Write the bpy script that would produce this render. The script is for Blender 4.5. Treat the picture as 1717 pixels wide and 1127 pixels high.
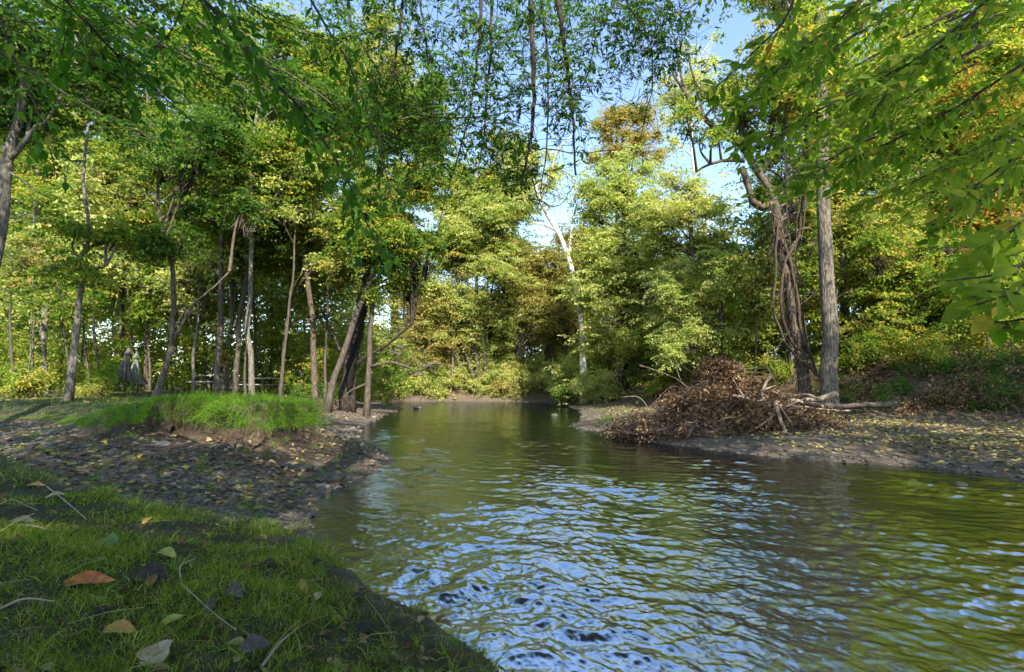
import bpy, math, random
import numpy as np
from mathutils import Vector
for _o in list(bpy.data.objects): bpy.data.objects.remove(_o)
SC = bpy.context.scene
COL = SC.collection
# ------------------------------------------------------------------ camera, sky, sun, exposure
CAMZ = 1.25
PITCH = math.radians(5.62)
cam_d = bpy.data.cameras.new('camera'); cam = bpy.data.objects.new('camera', cam_d); COL.objects.link(cam)
cam_d.sensor_width = 36; cam_d.lens = 18; cam_d.clip_start = 0.05; cam_d.clip_end = 2000
cam.location = (0, 0, CAMZ); cam.rotation_euler = (math.pi/2 + PITCH, 0, 0)
SC.camera = cam
SUN_EL, SUN_AZ = math.radians(39), math.radians(163)     # azimuth clockwise from +Y (view direction)
W_ = bpy.data.worlds.new('World'); SC.world = W_; W_.use_nodes = True
nt = W_.node_tree; nt.nodes.clear()
sky = nt.nodes.new('ShaderNodeTexSky'); sky.sky_type = 'NISHITA'; sky.sun_disc = False
sky.sun_elevation = SUN_EL; sky.sun_rotation = SUN_AZ; sky.ozone_density = 1.0; sky.dust_density = 0.25
bg = nt.nodes.new('ShaderNodeBackground'); bg.inputs[1].default_value = 0.15
wo = nt.nodes.new('ShaderNodeOutputWorld')
nt.links.new(sky.outputs[0], bg.inputs[0]); nt.links.new(bg.outputs[0], wo.inputs[0])
sl = bpy.data.lights.new('sun', 'SUN'); sl.energy = 4.6; sl.angle = math.radians(0.55); sl.color = (1, .93, .8)
so = bpy.data.objects.new('sun', sl); COL.objects.link(so)
SUND = Vector((math.sin(SUN_AZ)*math.cos(SUN_EL), math.cos(SUN_AZ)*math.cos(SUN_EL), math.sin(SUN_EL)))
so.rotation_euler = SUND.to_track_quat('Z', 'Y').to_euler()
so.location = (0, 0, 40)
SC.view_settings.view_transform = 'Standard'; SC.view_settings.look = 'None'
SC.view_settings.exposure = 1.58; SC.view_settings.gamma = 1
cy = SC.cycles
cy.max_bounces = 7; cy.diffuse_bounces = 4; cy.glossy_bounces = 3; cy.transmission_bounces = 4; cy.transparent_max_bounces = 6
cy.use_denoising = True; cy.sample_clamp_indirect = 6; cy.caustics_reflective = False; cy.caustics_refractive = False
cy.use_adaptive_sampling = True; cy.adaptive_threshold = 0.02

# ------------------------------------------------------------------ helpers
RS = np.random.RandomState(7)
F = 858.5
CP, SP = math.cos(PITCH), math.sin(PITCH)
def ray(px, py):
    X = (px-858.5)/F; Y = -(py-563.5)/F
    return np.array([X, CP - Y*SP, SP + Y*CP])
def W(px, py, d):
    r = ray(px, py); k = d/r[1]
    return np.array([r[0]*k, d, CAMZ + r[2]*k])
def ss(a, b, x):
    t = np.clip((x-a)/(b-a), 0, 1); return t*t*(3-2*t)
def _h(ix, iy, seed):
    n = (ix.astype(np.int64)*374761393 + iy.astype(np.int64)*668265263 + seed*1442695041) & 0xffffffff
    n = ((n ^ (n >> 13))*1274126177) & 0xffffffff
    return ((n ^ (n >> 16)) & 0xffff)/65535.0
def noise(x, y, seed=0):                       # gradient noise, about -1..1
    x = np.asarray(x, float); y = np.asarray(y, float)
    ix = np.floor(x); iy = np.floor(y); fx = x-ix; fy = y-iy
    u = fx*fx*fx*(fx*(fx*6-15)+10); v = fy*fy*fy*(fy*(fy*6-15)+10)
    def g(dx, dy):
        a = _h(ix+dx, iy+dy, seed)*2*np.pi
        return np.cos(a)*(fx-dx)+np.sin(a)*(fy-dy)
    a = g(0, 0)*(1-u)+g(1, 0)*u; b = g(0, 1)*(1-u)+g(1, 1)*u
    return (a*(1-v)+b*v)*1.5
def fbm(x, y, o=4, seed=0):
    s = 0; a = 1; t = 0
    for k in range(o): s = s + a*noise(x*2**k, y*2**k, seed+k*17); t += a; a *= .5
    return s/t
def sdist(P, x, y):                            # signed distance to polygon, + inside
    P = np.array(P, float); x = np.asarray(x, float); y = np.asarray(y, float)
    d = np.full(x.shape, 1e9); inside = np.zeros(x.shape, bool)
    for i in range(len(P)):
        ax, ay = P[i]; bx, by = P[(i+1) % len(P)]
        ex, ey = bx-ax, by-ay
        t = np.clip(((x-ax)*ex+(y-ay)*ey)/(ex*ex+ey*ey+1e-12), 0, 1)
        d = np.minimum(d, (x-ax-t*ex)**2+(y-ay-t*ey)**2)
        c = ((ay > y) != (by > y))
        with np.errstate(divide='ignore', invalid='ignore'):
            xi = ax+(y-ay)*ex/(ey if ey else 1e-12)
        inside ^= c & (x < xi)
    d = np.sqrt(d)
    return np.where(inside, d, -d)

class MB:
    def __init__(s): s.v = []; s.f4 = []; s.a4 = []; s.m4 = []; s.n = 0
    def add(s, V, Q, val=0.0, mat=0):          # Q: (k,4) quads
        V = np.asarray(V, float).reshape(-1, 3); Q = np.asarray(Q, np.int64).reshape(-1, 4)
        s.v.append(V); s.f4.append(Q+s.n); s.n += len(V)
        s.a4.append(np.broadcast_to(np.asarray(val, float), (len(Q),)).copy())
        s.m4.append(np.broadcast_to(np.asarray(mat, np.int32), (len(Q),)).copy())
    def build(s, name, mats, parent=None, smooth=False, loc=None):
        me = bpy.data.meshes.new(name)
        if s.v:
            V = np.concatenate(s.v); Q = np.concatenate(s.f4); A = np.concatenate(s.a4); M = np.concatenate(s.m4)
            off = np.zeros(3) if loc is None else np.asarray(loc, float)
            me.vertices.add(len(V)); me.vertices.foreach_set('co', (V-off).ravel().astype(np.float32))
            tri = Q[:, 3] == Q[:, 2]
            tot = np.where(tri, 3, 4); starts = np.concatenate([[0], np.cumsum(tot)[:-1]])
            keep = np.ones(Q.shape, bool); keep[:, 3] = ~tri
            me.loops.add(int(tot.sum())); me.loops.foreach_set('vertex_index', Q[keep].astype(np.int32))
            me.polygons.add(len(Q)); me.polygons.foreach_set('loop_start', starts.astype(np.int32))
            try: me.polygons.foreach_set('loop_total', tot.astype(np.int32))
            except Exception: pass
            me.polygons.foreach_set('material_index', M.astype(np.int32))
            me.polygons.foreach_set('use_smooth', np.full(len(Q), smooth))
            me.update(calc_edges=True)
            at = me.attributes.new('hue', 'FLOAT', 'FACE'); at.data.foreach_set('value', A.astype(np.float32))
        for m in (mats if isinstance(mats, (list, tuple)) else [mats]): me.materials.append(m)
        o = bpy.data.objects.new(name, me); COL.objects.link(o)
        if loc is not None and parent is None: o.location = loc
        if parent is not None: o.parent = parent
        return o
def tag(o, label=None, cat=None, group=None, kind=None):
    if label: o['label'] = label
    if cat: o['category'] = cat
    if group: o['group'] = group
    if kind: o['kind'] = kind
    return o
def empty(name, loc):
    o = bpy.data.objects.new(name, None); COL.objects.link(o); o.location = loc; o.empty_display_size = .2
    return o
def smooth_path(P, n):
    P = np.array(P, float)
    if len(P) < 3:
        t = np.linspace(0, 1, n)[:, None]; return P[0]*(1-t)+P[-1]*t
    Q = np.vstack([2*P[0]-P[1], P, 2*P[-1]-P[-2]]); out = []
    m = len(P)-1
    for t in np.linspace(0, m-1e-6, n):
        i = int(t); u = t-i; a, b, c, d = Q[i], Q[i+1], Q[i+2], Q[i+3]
        out.append(.5*((2*b)+(-a+c)*u+(2*a-5*b+4*c-d)*u*u+(-a+3*b-3*c+d)*u**3))
    return np.array(out)
def tube(mb, P, R, sides=6, val=0.0, lump=0.0, mat=0, cap=True):
    P = np.asarray(P, float); n = len(P)
    R = np.broadcast_to(np.asarray(R, float), (n,))
    T = np.gradient(P, axis=0); T /= np.linalg.norm(T, axis=1)[:, None]+1e-9
    ref = np.array([0, 0, 1.]) if abs(T[0][2]) < .9 else np.array([1., 0, 0])
    A = np.cross(T, ref)
    bad = np.linalg.norm(A, axis=1) < .15
    A[bad] = np.cross(T[bad], [0.3, 1, 0.1])
    if sides > 3:
        for i in range(1, n):
            a = A[i-1]-T[i]*np.dot(A[i-1], T[i]); A[i] = a/(np.linalg.norm(a)+1e-9)
        A[0] /= np.linalg.norm(A[0])+1e-9
    else: A /= np.linalg.norm(A, axis=1)[:, None]+1e-9
    B = np.cross(T, A)
    th = np.arange(sides)/sides*2*np.pi
    c, s_ = np.cos(th), np.sin(th)
    RR = R[:, None]*np.ones((1, sides))
    if lump:
        yy = np.arange(n)[:, None]*.8+np.zeros((1, sides)); xx = np.cos(th)[None]*1.3+RS.rand()*50+np.zeros((n, 1)); 
        RR = RR*(1+lump*noise(xx, yy+np.sin(th)[None]*1.3))
    V = P[:, None, :]+RR[..., None]*(c[None, :, None]*A[:, None, :]+s_[None, :, None]*B[:, None, :])
    i = np.arange(n-1)[:, None]*sides; j = np.arange(sides)[None]; j2 = (j+1) % sides
    Q = np.stack([i+j, i+j2, i+sides+j2, i+sides+j], -1).reshape(-1, 4)
    V = V.reshape(-1, 3)
    if cap:
        V = np.vstack([V, P[-1]+T[-1]*R[-1]*.3, P[0]-T[0]*R[0]*.2]); b = (n-1)*sides; e = n*sides
        jj = np.arange(sides); Q = np.vstack([Q, np.stack([b+jj, b+(jj+1) % sides, np.full(sides, e), np.full(sides, e)], -1),
                                              np.stack([(jj+1) % sides, jj, np.full(sides, e+1), np.full(sides, e+1)], -1)])
    mb.add(V, Q, val, mat)
def box(mb, c, s, rz=0, rx=0, val=0, mat=0, ry=0):
    x, y, z = np.array(s)/2
    V = np.array([[a, b, g] for a in (-x, x) for b in (-y, y) for g in (-z, z)])
    for ax, an in ((0, rx), (1, ry), (2, rz)):
        if an:
            ca, sa = math.cos(an), math.sin(an)
            i, j = [(1, 2), (2, 0), (0, 1)][ax]
            a, b = V[:, i].copy(), V[:, j].copy(); V[:, i] = a*ca-b*sa; V[:, j] = a*sa+b*ca
    Q = [[0, 1, 3, 2], [4, 6, 7, 5], [0, 4, 5, 1], [2, 3, 7, 6], [0, 2, 6, 4], [1, 5, 7, 3]]
    mb.add(V+np.array(c), Q, val, mat)
def nrm(a): return a/(np.linalg.norm(a, axis=-1, keepdims=True)+1e-9)
def leafquads(mb, C, U, N, L, Wd, val, fold=.15):
    n = len(C); U = nrm(U); S = nrm(np.cross(N, U)); N = np.cross(U, S)
    L = np.broadcast_to(L, (n,))[:, None]; Wd = np.broadcast_to(Wd, (n,))[:, None]
    V = np.stack([C-U*L/2, C+S*Wd/2+N*Wd*fold-U*L*.06, C+U*L/2-N*L*.08, C-S*Wd/2+N*Wd*fold-U*L*.06], 1)
    q = np.arange(n)[:, None]*4+np.arange(4)[None]
    mb.add(V, q, val)
# a proper leaf: petiole end, widening blade folded along the midrib, pointed tip (10 verts, 8 faces)
_LX = np.array([0, .18, .42, .68, 1.0]); _LW = np.array([.04, .36, .5, .36, .02])
def bigleaves(mb, C, U, N, L, Wd, val, curl=.12, fold=.22):
    n = len(C); U = nrm(U); S = nrm(np.cross(N, U)); N = np.cross(U, S)
    L = np.broadcast_to(L, (n,)); Wd = np.broadcast_to(Wd, (n,))
    V = np.zeros((n, 15, 3)); k = 0
    for x, w in zip(_LX, _LW):
        mid = C+U*(L*x)[:, None]-N*(L*curl*x*x)[:, None]
        for sgn in (-1, 0, 1):
            V[:, k] = mid+S*(sgn*w*Wd)[:, None]+N*(abs(sgn)*w*Wd*fold)[:, None]; k += 1
    q = []
    for i in range(4):
        for j in range(2): a = i*3+j; q.append([a, a+1, a+4, a+3])
    q = np.array(q); Q = (np.arange(n)[:, None, None]*15+q[None]).reshape(-1, 4)
    mb.add(V, Q, np.repeat(np.broadcast_to(val, (n,)), 8))
def rnd_dir(n, up=0.0):
    v = RS.normal(size=(n, 3)); v[:, 2] += up; return nrm(v)

# ------------------------------------------------------------------ materials
def mat(name):
    m = bpy.data.materials.new(name); m.use_nodes = True; m.node_tree.nodes.clear(); return m, m.node_tree
def N_(t, k, **kw):
    n = t.nodes.new(k)
    for a, b in kw.items(): setattr(n, a, b)
    return n
def ramp(t, stops, src):
    r = N_(t, 'ShaderNodeValToRGB'); e = r.color_ramp.elements
    while len(e) < len(stops): e.new(.5)
    for i, (p, c) in enumerate(stops): e[i].position = p; e[i].color = (*c, 1)
    if src is not None: t.links.new(src, r.inputs[0])
    return r.outputs[0]
def leaf_mat(name, stops, transl=.4, gloss=.0):
    m, t = mat(name)
    at = N_(t, 'ShaderNodeAttribute', attribute_name='hue')
    col = ramp(t, stops, at.outputs['Fac'])
    if gloss:
        d = N_(t, 'ShaderNodeBsdfPrincipled'); t.links.new(col, d.inputs['Base Color']); d.inputs['Roughness'].default_value = .42
        d.inputs['Specular IOR Level'].default_value = gloss; do = d.outputs[0]
    else:
        d = N_(t, 'ShaderNodeBsdfDiffuse'); t.links.new(col, d.inputs[0]); do = d.outputs[0]
    tr = N_(t, 'ShaderNodeBsdfTranslucent')
    hs = N_(t, 'ShaderNodeMix', data_type='RGBA', blend_type='MULTIPLY'); hs.inputs[0].default_value = 1
    t.links.new(col, hs.inputs[6]); hs.inputs[7].default_value = (1.5, 1.6, .7, 1); t.links.new(hs.outputs[2], tr.inputs[0])
    mx = N_(t, 'ShaderNodeMixShader'); mx.inputs[0].default_value = transl
    t.links.new(do, mx.inputs[1]); t.links.new(tr.outputs[0], mx.inputs[2])
    o = N_(t, 'ShaderNodeOutputMaterial'); t.links.new(mx.outputs[0], o.inputs[0])
    return m
def rough_mat(name, stops, scale=(1, 1, 1), ns=6.0, rough=.85, bump=.3, attr=False, detail=6, bd=.02):
    m, t = mat(name)
    tc = N_(t, 'ShaderNodeTexCoord'); mp = N_(t, 'ShaderNodeMapping'); mp.inputs['Scale'].default_value = scale
    t.links.new(tc.outputs['Object'], mp.inputs[0])
    nz = N_(t, 'ShaderNodeTexNoise'); nz.inputs['Scale'].default_value = ns; nz.inputs['Detail'].default_value = detail; nz.inputs['Roughness'].default_value = .65
    t.links.new(mp.outputs[0], nz.inputs[0])
    if attr:
        at = N_(t, 'ShaderNodeAttribute', attribute_name='hue')
        ad = N_(t, 'ShaderNodeMath', operation='MULTIPLY_ADD'); t.links.new(nz.outputs[0], ad.inputs[0]); ad.inputs[1].default_value = .35
        t.links.new(at.outputs['Fac'], ad.inputs[2]); src = ad.outputs[0]
    else: src = nz.outputs[0]
    col = ramp(t, stops, src)
    p = N_(t, 'ShaderNodeBsdfPrincipled'); t.links.new(col, p.inputs['Base Color']); p.inputs['Roughness'].default_value = rough
    p.inputs['Specular IOR Level'].default_value = .25
    b = N_(t, 'ShaderNodeBump'); b.inputs['Strength'].default_value = bump; b.inputs['Distance'].default_value = bd
    t.links.new(nz.outputs[0], b.inputs['Height']); t.links.new(b.outputs[0], p.inputs['Normal'])
    o = N_(t, 'ShaderNodeOutputMaterial'); t.links.new(p.outputs[0], o.inputs[0])
    return m
G = {}
G['green'] = leaf_mat('leaf_green', [(0, (.075, .14, .025)), (.4, (.14, .22, .035)), (.7, (.27, .32, .055)), (.9, (.42, .38, .08)), (1, (.5, .33, .08))], .5)
G['deep'] = leaf_mat('leaf_deep', [(0, (.045, .105, .026)), (.5, (.085, .165, .035)), (.85, (.17, .24, .045)), (1, (.3, .3, .06))], .5)
G['mixed'] = leaf_mat('leaf_mixed', [(0, (.10, .16, .035)), (.4, (.19, .24, .06)), (.7, (.34, .33, .10)), (.9, (.47, .37, .13)), (1, (.48, .26, .10))], .5)
G['lime'] = leaf_mat('leaf_lime', [(0, (.21, .27, .075)), (.4, (.39, .42, .14)), (.75, (.55, .53, .21)), (1, (.64, .53, .27))], .5)
G['gold'] = leaf_mat('leaf_gold', [(0, (.22, .25, .055)), (.5, (.40, .38, .10)), (.85, (.54, .45, .15)), (1, (.52, .33, .12))], .5)
G['orange'] = leaf_mat('leaf_orange', [(0, (.16, .16, .03)), (.4, (.30, .22, .04)), (.75, (.42, .22, .05)), (1, (.42, .15, .05))])
G['tan'] = leaf_mat('leaf_tan', [(0, (.18, .19, .05)), (.4, (.34, .30, .09)), (.75, (.42, .32, .13)), (1, (.40, .25, .13))], .45)
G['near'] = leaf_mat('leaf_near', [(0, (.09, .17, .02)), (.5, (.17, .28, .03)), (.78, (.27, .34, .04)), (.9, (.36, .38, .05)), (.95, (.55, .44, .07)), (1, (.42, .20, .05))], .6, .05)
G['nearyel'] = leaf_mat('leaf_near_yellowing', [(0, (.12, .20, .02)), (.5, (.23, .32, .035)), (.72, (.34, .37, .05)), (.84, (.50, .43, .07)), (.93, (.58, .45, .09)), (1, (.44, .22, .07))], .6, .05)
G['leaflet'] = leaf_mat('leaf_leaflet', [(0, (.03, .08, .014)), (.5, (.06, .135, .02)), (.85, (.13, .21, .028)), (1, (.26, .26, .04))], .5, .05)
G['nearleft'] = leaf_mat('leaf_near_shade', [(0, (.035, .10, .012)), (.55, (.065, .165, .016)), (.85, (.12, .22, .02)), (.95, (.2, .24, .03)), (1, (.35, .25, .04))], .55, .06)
G['dead'] = leaf_mat('leaf_dead', [(0, (.05, .03, .02)), (.35, (.13, .08, .05)), (.65, (.22, .14, .08)), (.85, (.34, .22, .10)), (1, (.42, .30, .16))], .12)
G['litter'] = leaf_mat('leaf_litter', [(0, (.07, .045, .03)), (.3, (.16, .10, .05)), (.5, (.26, .20, .11)), (.72, (.30, .28, .12)), (.85, (.45, .34, .07)), (.94, (.45, .20, .05)), (1, (.14, .19, .06))], .12)
G['grass'] = leaf_mat('grass_blade', [(0, (.075, .12, .016)), (.4, (.15, .23, .028)), (.7, (.25, .31, .05)), (.86, (.38, .36, .11)), (1, (.48, .38, .22))], .45)
BK = {}
BK['grey'] = rough_mat('bark_grey', [(.3, (.035, .03, .024)), (.45, (.10, .09, .07)), (.55, (.16, .145, .115)), (.7, (.27, .245, .20))], (4, 4, 1.2), 5, bump=.9, bd=.04)
BK['dark'] = rough_mat('bark_dark', [(.3, (.03, .024, .018)), (.5, (.075, .06, .045)), (.72, (.15, .12, .09))], (4, 4, .7), 5, bump=.8)
BK['brown'] = rough_mat('bark_brown', [(.3, (.028, .02, .014)), (.5, (.09, .07, .05)), (.72, (.20, .16, .11))], (4, 4, 1.0), 5, bump=1.0, bd=.04)
BK['pale'] = rough_mat('bark_pale', [(.36, (.16, .14, .10)), (.47, (.48, .44, .36)), (.7, (.72, .69, .60))], (1.6, 1.6, .7), 3, bump=.2)
BK['furrow'] = rough_mat('bark_furrowed', [(.34, (.035, .028, .021)), (.46, (.10, .083, .062)), (.56, (.18, .155, .12)), (.68, (.29, .25, .20))], (6, 6, 1.1), 4, bump=1.0, bd=.07)
BK['twig'] = rough_mat('twig_bark', [(.3, (.025, .02, .016)), (.7, (.08, .065, .05))], (8, 8, 8), 6, bump=.2)
BK['drift'] = rough_mat('driftwood', [(.3, (.09, .065, .045)), (.5, (.22, .17, .12)), (.7, (.40, .33, .25))], (3, 3, 3), 7, bump=.8)
BK['root'] = rough_mat('root_wood', [(.0, (.03, .018, .012)), (.4, (.09, .058, .04)), (.8, (.19, .135, .095)), (1, (.34, .265, .195))], (3, 3, 3), 6, bump=.4, attr=True)
BK['black'] = rough_mat('bark_black', [(.35, (.010, .008, .006)), (.52, (.035, .027, .02)), (.72, (.11, .085, .06))], (3, 3, 1), 5, bump=1, bd=.06)
BK['hollow'] = rough_mat('hollow_painted_dark', [(.3, (.003, .0025, .002)), (.7, (.012, .009, .007))], (3, 3, 1), 5, bump=1, bd=.05)
BK['vine'] = rough_mat('vine_bark', [(.3, (.02, .014, .010)), (.5, (.06, .043, .03)), (.72, (.15, .11, .08))], (5, 5, 3), 6, bump=.9, bd=.03)
G['lush'] = leaf_mat('mound_grass', [(0, (.05, .11, .012)), (.4, (.10, .21, .02)), (.7, (.17, .30, .03)), (.88, (.28, .32, .06)), (1, (.40, .33, .16))], .45)
# ------------------------------------------------------------------ terrain
WATER = [(-45, 40), (-16, 37), (-9.5, 34.5), (-7, 31.5), (-5.9, 28), (-5.8, 25), (-5.3, 20), (-4.75, 16), (-3.9, 13), (-2.9, 10.5), (-2.3, 8.8),
         (-2.2, 7), (-2.15, 5.8), (-1.75, 4.6), (-1.35, 3.6), (-1.15, 2.9), (-.78, 2.35), (-.30, 1.85), (.14, 1.44), (.36, 1.1), (.55, .4), (1.0, -.6), (2.9, -3), (3.6, -6), (2.5, -12), (6, -30),
         (26, -30), (22, -10), (18, 0), (12.5, 4.6), (8.6, 6.1), (6.9, 6.9), (6.5, 8.1), (5.3, 8.7), (4.4, 9.6), (3.2, 11.6), (2.6, 13.8), (1.9, 16.3), (2.6, 19), (3.15, 23), (3.6, 27), (3.5, 33), (3.6, 38),
         (2.4, 41.5), (-2, 42.3), (-8, 42.6), (-14, 44), (-45, 48)]
NEARB = [(.24, 1.0), (.08, 1.32), (-.13, 1.57), (-.48, 1.88), (-.95, 2.34), (-1.35, 2.52), (-1.6, 2.5), (-2.5, 2.95), (-3.9, 3.9), (-6, 5.0), (-12, 7), (-40, 12), (-40, -30), (5, -30), (3.3, -8), (2.6, -3.4), (.75, -.6), (.35, .4)]
MOUND = [(-70, 24), (-30, 16.5), (-17, 14), (-11.5, 12.6), (-9.0, 10.6), (-7.2, 9.0), (-6.3, 8.5), (-5.7, 7.9), (-5.0, 8.05), (-4.4, 7.6), (-3.75, 7.55), (-3.3, 8.2), (-3.5, 9.6), (-4.7, 12), (-6.3, 16), (-7.6, 22), (-8.3, 29), (-10.5, 33), (-17, 35.5), (-70, 38)]
RBANK = [(3.9, 44), (4.6, 37), (6.2, 31), (8, 24), (8.6, 20.5), (9.4, 18.3), (11.2, 16.2), (13.4, 13.6), (17, 10.5), (28, 6), (60, 2), (90, 60), (5, 90)]
FARB = [(-80, 50), (-45, 48.6), (-14, 44.5), (-8, 43), (-2, 42.8), (2.6, 42), (4.4, 38), (8, 40), (90, 60), (90, 140), (-80, 140)]
BACKL = [(-80, 38), (-40, 20), (-18, 17), (-12, 15.5), (-9, 18), (-8.6, 24), (-9.5, 31), (-18, 33.5), (-80, 36)]
def jig(x, y): return .16*noise(x*1.3, y*1.3, 3)+.10*noise(x*3.7, y*3.7, 5)
def height(x, y, full=False):
    x = np.asarray(x, float); y = np.asarray(y, float)
    j = jig(x, y)
    w = -sdist(WATER, x, y)+j*.6
    base = np.where(w > 0, np.minimum(.02+w*.11, .22)+ss(1, 4, w)*.08, np.maximum(w*.16, -.42))
    base = base+fbm(x*.5, y*.5, 3, 11)*.07*ss(-.2, 1.5, w)
    m = sdist(MOUND, x, y)+j*1.2
    slump = ss(-1.8, .1, m)*.22*ss(13, 9, y)*ss(-8, -5, x)
    mt = ss(-.05, .42, m)*(.55+.06*noise(x*.4, y*.4, 21))
    back = ss(0, 8, sdist(BACKL, x, y))*.25
    wide = ss(9, 14, y)*ss(0, 1, 1)
    mt2 = ss(-.6, 1.6, m)*(.5+.06*noise(x*.4, y*.4, 21))
    k = ss(-7.0, -9.5, x)
    mt = mt*(1-k)+mt2*k
    nb = sdist(NEARB, x, y)+j*.22
    nt_ = ss(-.12, .16, nb)*(.62+.05*ss(.3, 2, nb)+.03*noise(x*1.2, y*1.2, 8)+.012*noise(x*7, y*7, 9))
    nt_ = nt_*ss(-3.5, 0, -np.abs(x+1)*.0+0)*0+nt_ if False else nt_
    rb = sdist(RBANK, x, y)+j*1.5
    rt = ss(-.1, 4.2, rb)*1.55+ss(2, 30, rb)*1.4+ss(0, .35, rb)*.12
    fb = sdist(FARB, x, y)+j*1.2
    ft = ss(-.2, 2.0, fb)*.8+ss(2, 40, fb)*1.8
    H = base+slump+np.maximum(np.maximum(mt, nt_), np.maximum(rt, ft))+back
    far = ss(80, 300, np.hypot(x, y)); H = H*(1-far)+far*3.0
    if full: return H, w, m, nb, rb, fb
    return H
def hz(x, y): return float(height(np.array([x]), np.array([y]))[0])
def hv(x, y): return height(x, y)

def polar(nr, r0, r1, thetas):
    r = r0*np.exp(np.linspace(0, math.log(r1/r0), nr))
    R_, T_ = np.meshgrid(r, thetas, indexing='ij')
    return R_*np.sin(T_), R_*np.cos(T_)
th = np.concatenate([np.linspace(-math.pi, -1.0, 90, endpoint=False), np.linspace(-1.0, 1.0, 900, endpoint=False), np.linspace(1.0, math.pi, 91)])
X, Y = polar(820, .25, 1500, th)
H, w_, m_, nb_, rb_, fb_ = height(X, Y, True)
# lumpy eroded faces and gravel relief
crust = ss(.05, .5, w_)
H = H+crust*(.012*fbm(X*6, Y*6, 3, 31))*ss(60, 20, np.hypot(X, Y))
nr, ntn = X.shape
ctr = len(X.ravel())
# undercut face of the mound: the foot of the wall sits further in than its rim
e_ = .04; gx = sdist(MOUND, X+e_, Y)-sdist(MOUND, X-e_, Y); gy = sdist(MOUND, X, Y+e_)-sdist(MOUND, X, Y-e_); gl_ = np.sqrt(gx*gx+gy*gy)+1e-9
sh = .55*ss(-1.2, -.05, m_)*(1-ss(.08, .34, m_))*ss(-8, -6.5, X)*ss(14, 11, Y)*(.8+.4*noise(X*1.2, Y*1.2, 61))
GX, GY = X+gx/gl_*sh, Y+gy/gl_*sh
V = np.stack([GX.ravel(), GY.ravel(), H.ravel()], 1)
i = np.arange(nr-1)[:, None]*ntn; j = np.arange(ntn-1)[None]
Q = np.stack([i+j, i+ntn+j, i+ntn+j+1, i+j+1], -1).reshape(-1, 4)
V = np.vstack([V, [0, 0, hz(0, 0)]])
jj = np.arange(ntn-1); Q = np.vstack([Q, np.stack([jj, jj+1, np.full(ntn-1, ctr), np.full(ntn-1, ctr)], -1)])
# where each surface lies: gravel / sod / leaf litter weights
gravel = ss(.0, .25, w_)*(1-ss(-.3, .1, m_))*(1-ss(-.05, .15, nb_))*(X < 1)
sod = np.maximum(ss(.15, .5, m_), ss(.1, .3, nb_))
litter = np.maximum(ss(-.5, 1.5, rb_), ss(0, 2, fb_))
litter = np.maximum(litter, ss(4, 9, m_))
mb = MB(); mb.add(V, Q)
m, t = mat('ground')
tc = N_(t, 'ShaderNodeTexCoord')
def nz_(scale, detail=5, rough=.6):
    n = N_(t, 'ShaderNodeTexNoise'); n.inputs['Scale'].default_value = scale; n.inputs['Detail'].default_value = detail; n.inputs['Roughness'].default_value = rough
    t.links.new(tc.outputs['Object'], n.inputs[0]); return n.outputs[0]
n1, n2, n3 = nz_(1.2), nz_(14, 6, .7), nz_(55, 3)
mud = ramp(t, [(.3, (.045, .033, .023)), (.5, (.095, .072, .050)), (.7, (.18, .145, .105))], n2)
grv_v = N_(t, 'ShaderNodeTexVoronoi'); grv_v.inputs['Scale'].default_value = 26; t.links.new(tc.outputs['Object'], grv_v.inputs[0])
grv = ramp(t, [(0, (.035, .026, .019)), (.35, (.075, .058, .042)), (.6, (.12, .095, .07)), (1, (.20, .16, .12))], None)
sepc = N_(t, 'ShaderNodeSeparateColor'); t.links.new(grv_v.outputs['Color'], sepc.inputs[0]); t.links.new(sepc.outputs[0], grv.node.inputs[0])
sd_ = ramp(t, [(.3, (.014, .016, .007)), (.48, (.028, .034, .010)), (.6, (.05, .038, .02)), (.7, (.09, .06, .035))], n2)
lt = ramp(t, [(.3, (.035, .024, .014)), (.5, (.09, .06, .03)), (.62, (.17, .11, .05)), (.72, (.09, .10, .03))], n3)
def mixc(a, b, f, nm):
    at = N_(t, 'ShaderNodeAttribute', attribute_name=nm)
    x = N_(t, 'ShaderNodeMix', data_type='RGBA'); t.links.new(at.outputs['Fac'], x.inputs[0]); t.links.new(a, x.inputs[6]); t.links.new(b, x.inputs[7]); return x.outputs[2]
c = mixc(mud, grv, None, 'gravel'); c = mixc(c, lt, None, 'litter'); c = mixc(c, sd_, None, 'sod')
red = ramp(t, [(.35, (.035, .024, .017)), (.5, (.075, .048, .033)), (.68, (.15, .095, .065))], n2)
c = mixc(c, red, None, 'clay')
p = N_(t, 'ShaderNodeBsdfPrincipled'); t.links.new(c, p.inputs['Base Color']); p.inputs['Roughness'].default_value = .8; p.inputs['Specular IOR Level'].default_value = .3
b = N_(t, 'ShaderNodeBump'); b.inputs['Distance'].default_value = .02; b.inputs['Strength'].default_value = .8
ad = N_(t, 'ShaderNodeMath', operation='ADD'); t.links.new(n2, ad.inputs[0]); t.links.new(n3, ad.inputs[1]); t.links.new(ad.outputs[0], b.inputs['Height'])
t.links.new(b.outputs[0], p.inputs['Normal'])
o = N_(t, 'ShaderNodeOutputMaterial'); t.links.new(p.outputs[0], o.inputs[0])
ground = mb.build('ground', m, smooth=True); tag(ground, kind='structure', label='muddy creek banks, gravel bars and forest floor')
clay = ss(-1.7, -.7, m_)*(1-ss(.2, .45, m_))*np.where(m_ < -.1, ss(-6.8, -5.2, X)*ss(11.5, 9.5, Y)*.9, .9)
for nm, a in (('gravel', gravel), ('sod', sod), ('litter', litter), ('clay', clay)):
    at = ground.data.attributes.new(nm, 'FLOAT', 'POINT'); at.data.foreach_set('value', np.append(a.ravel(), 1).astype(np.float32))

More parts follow.
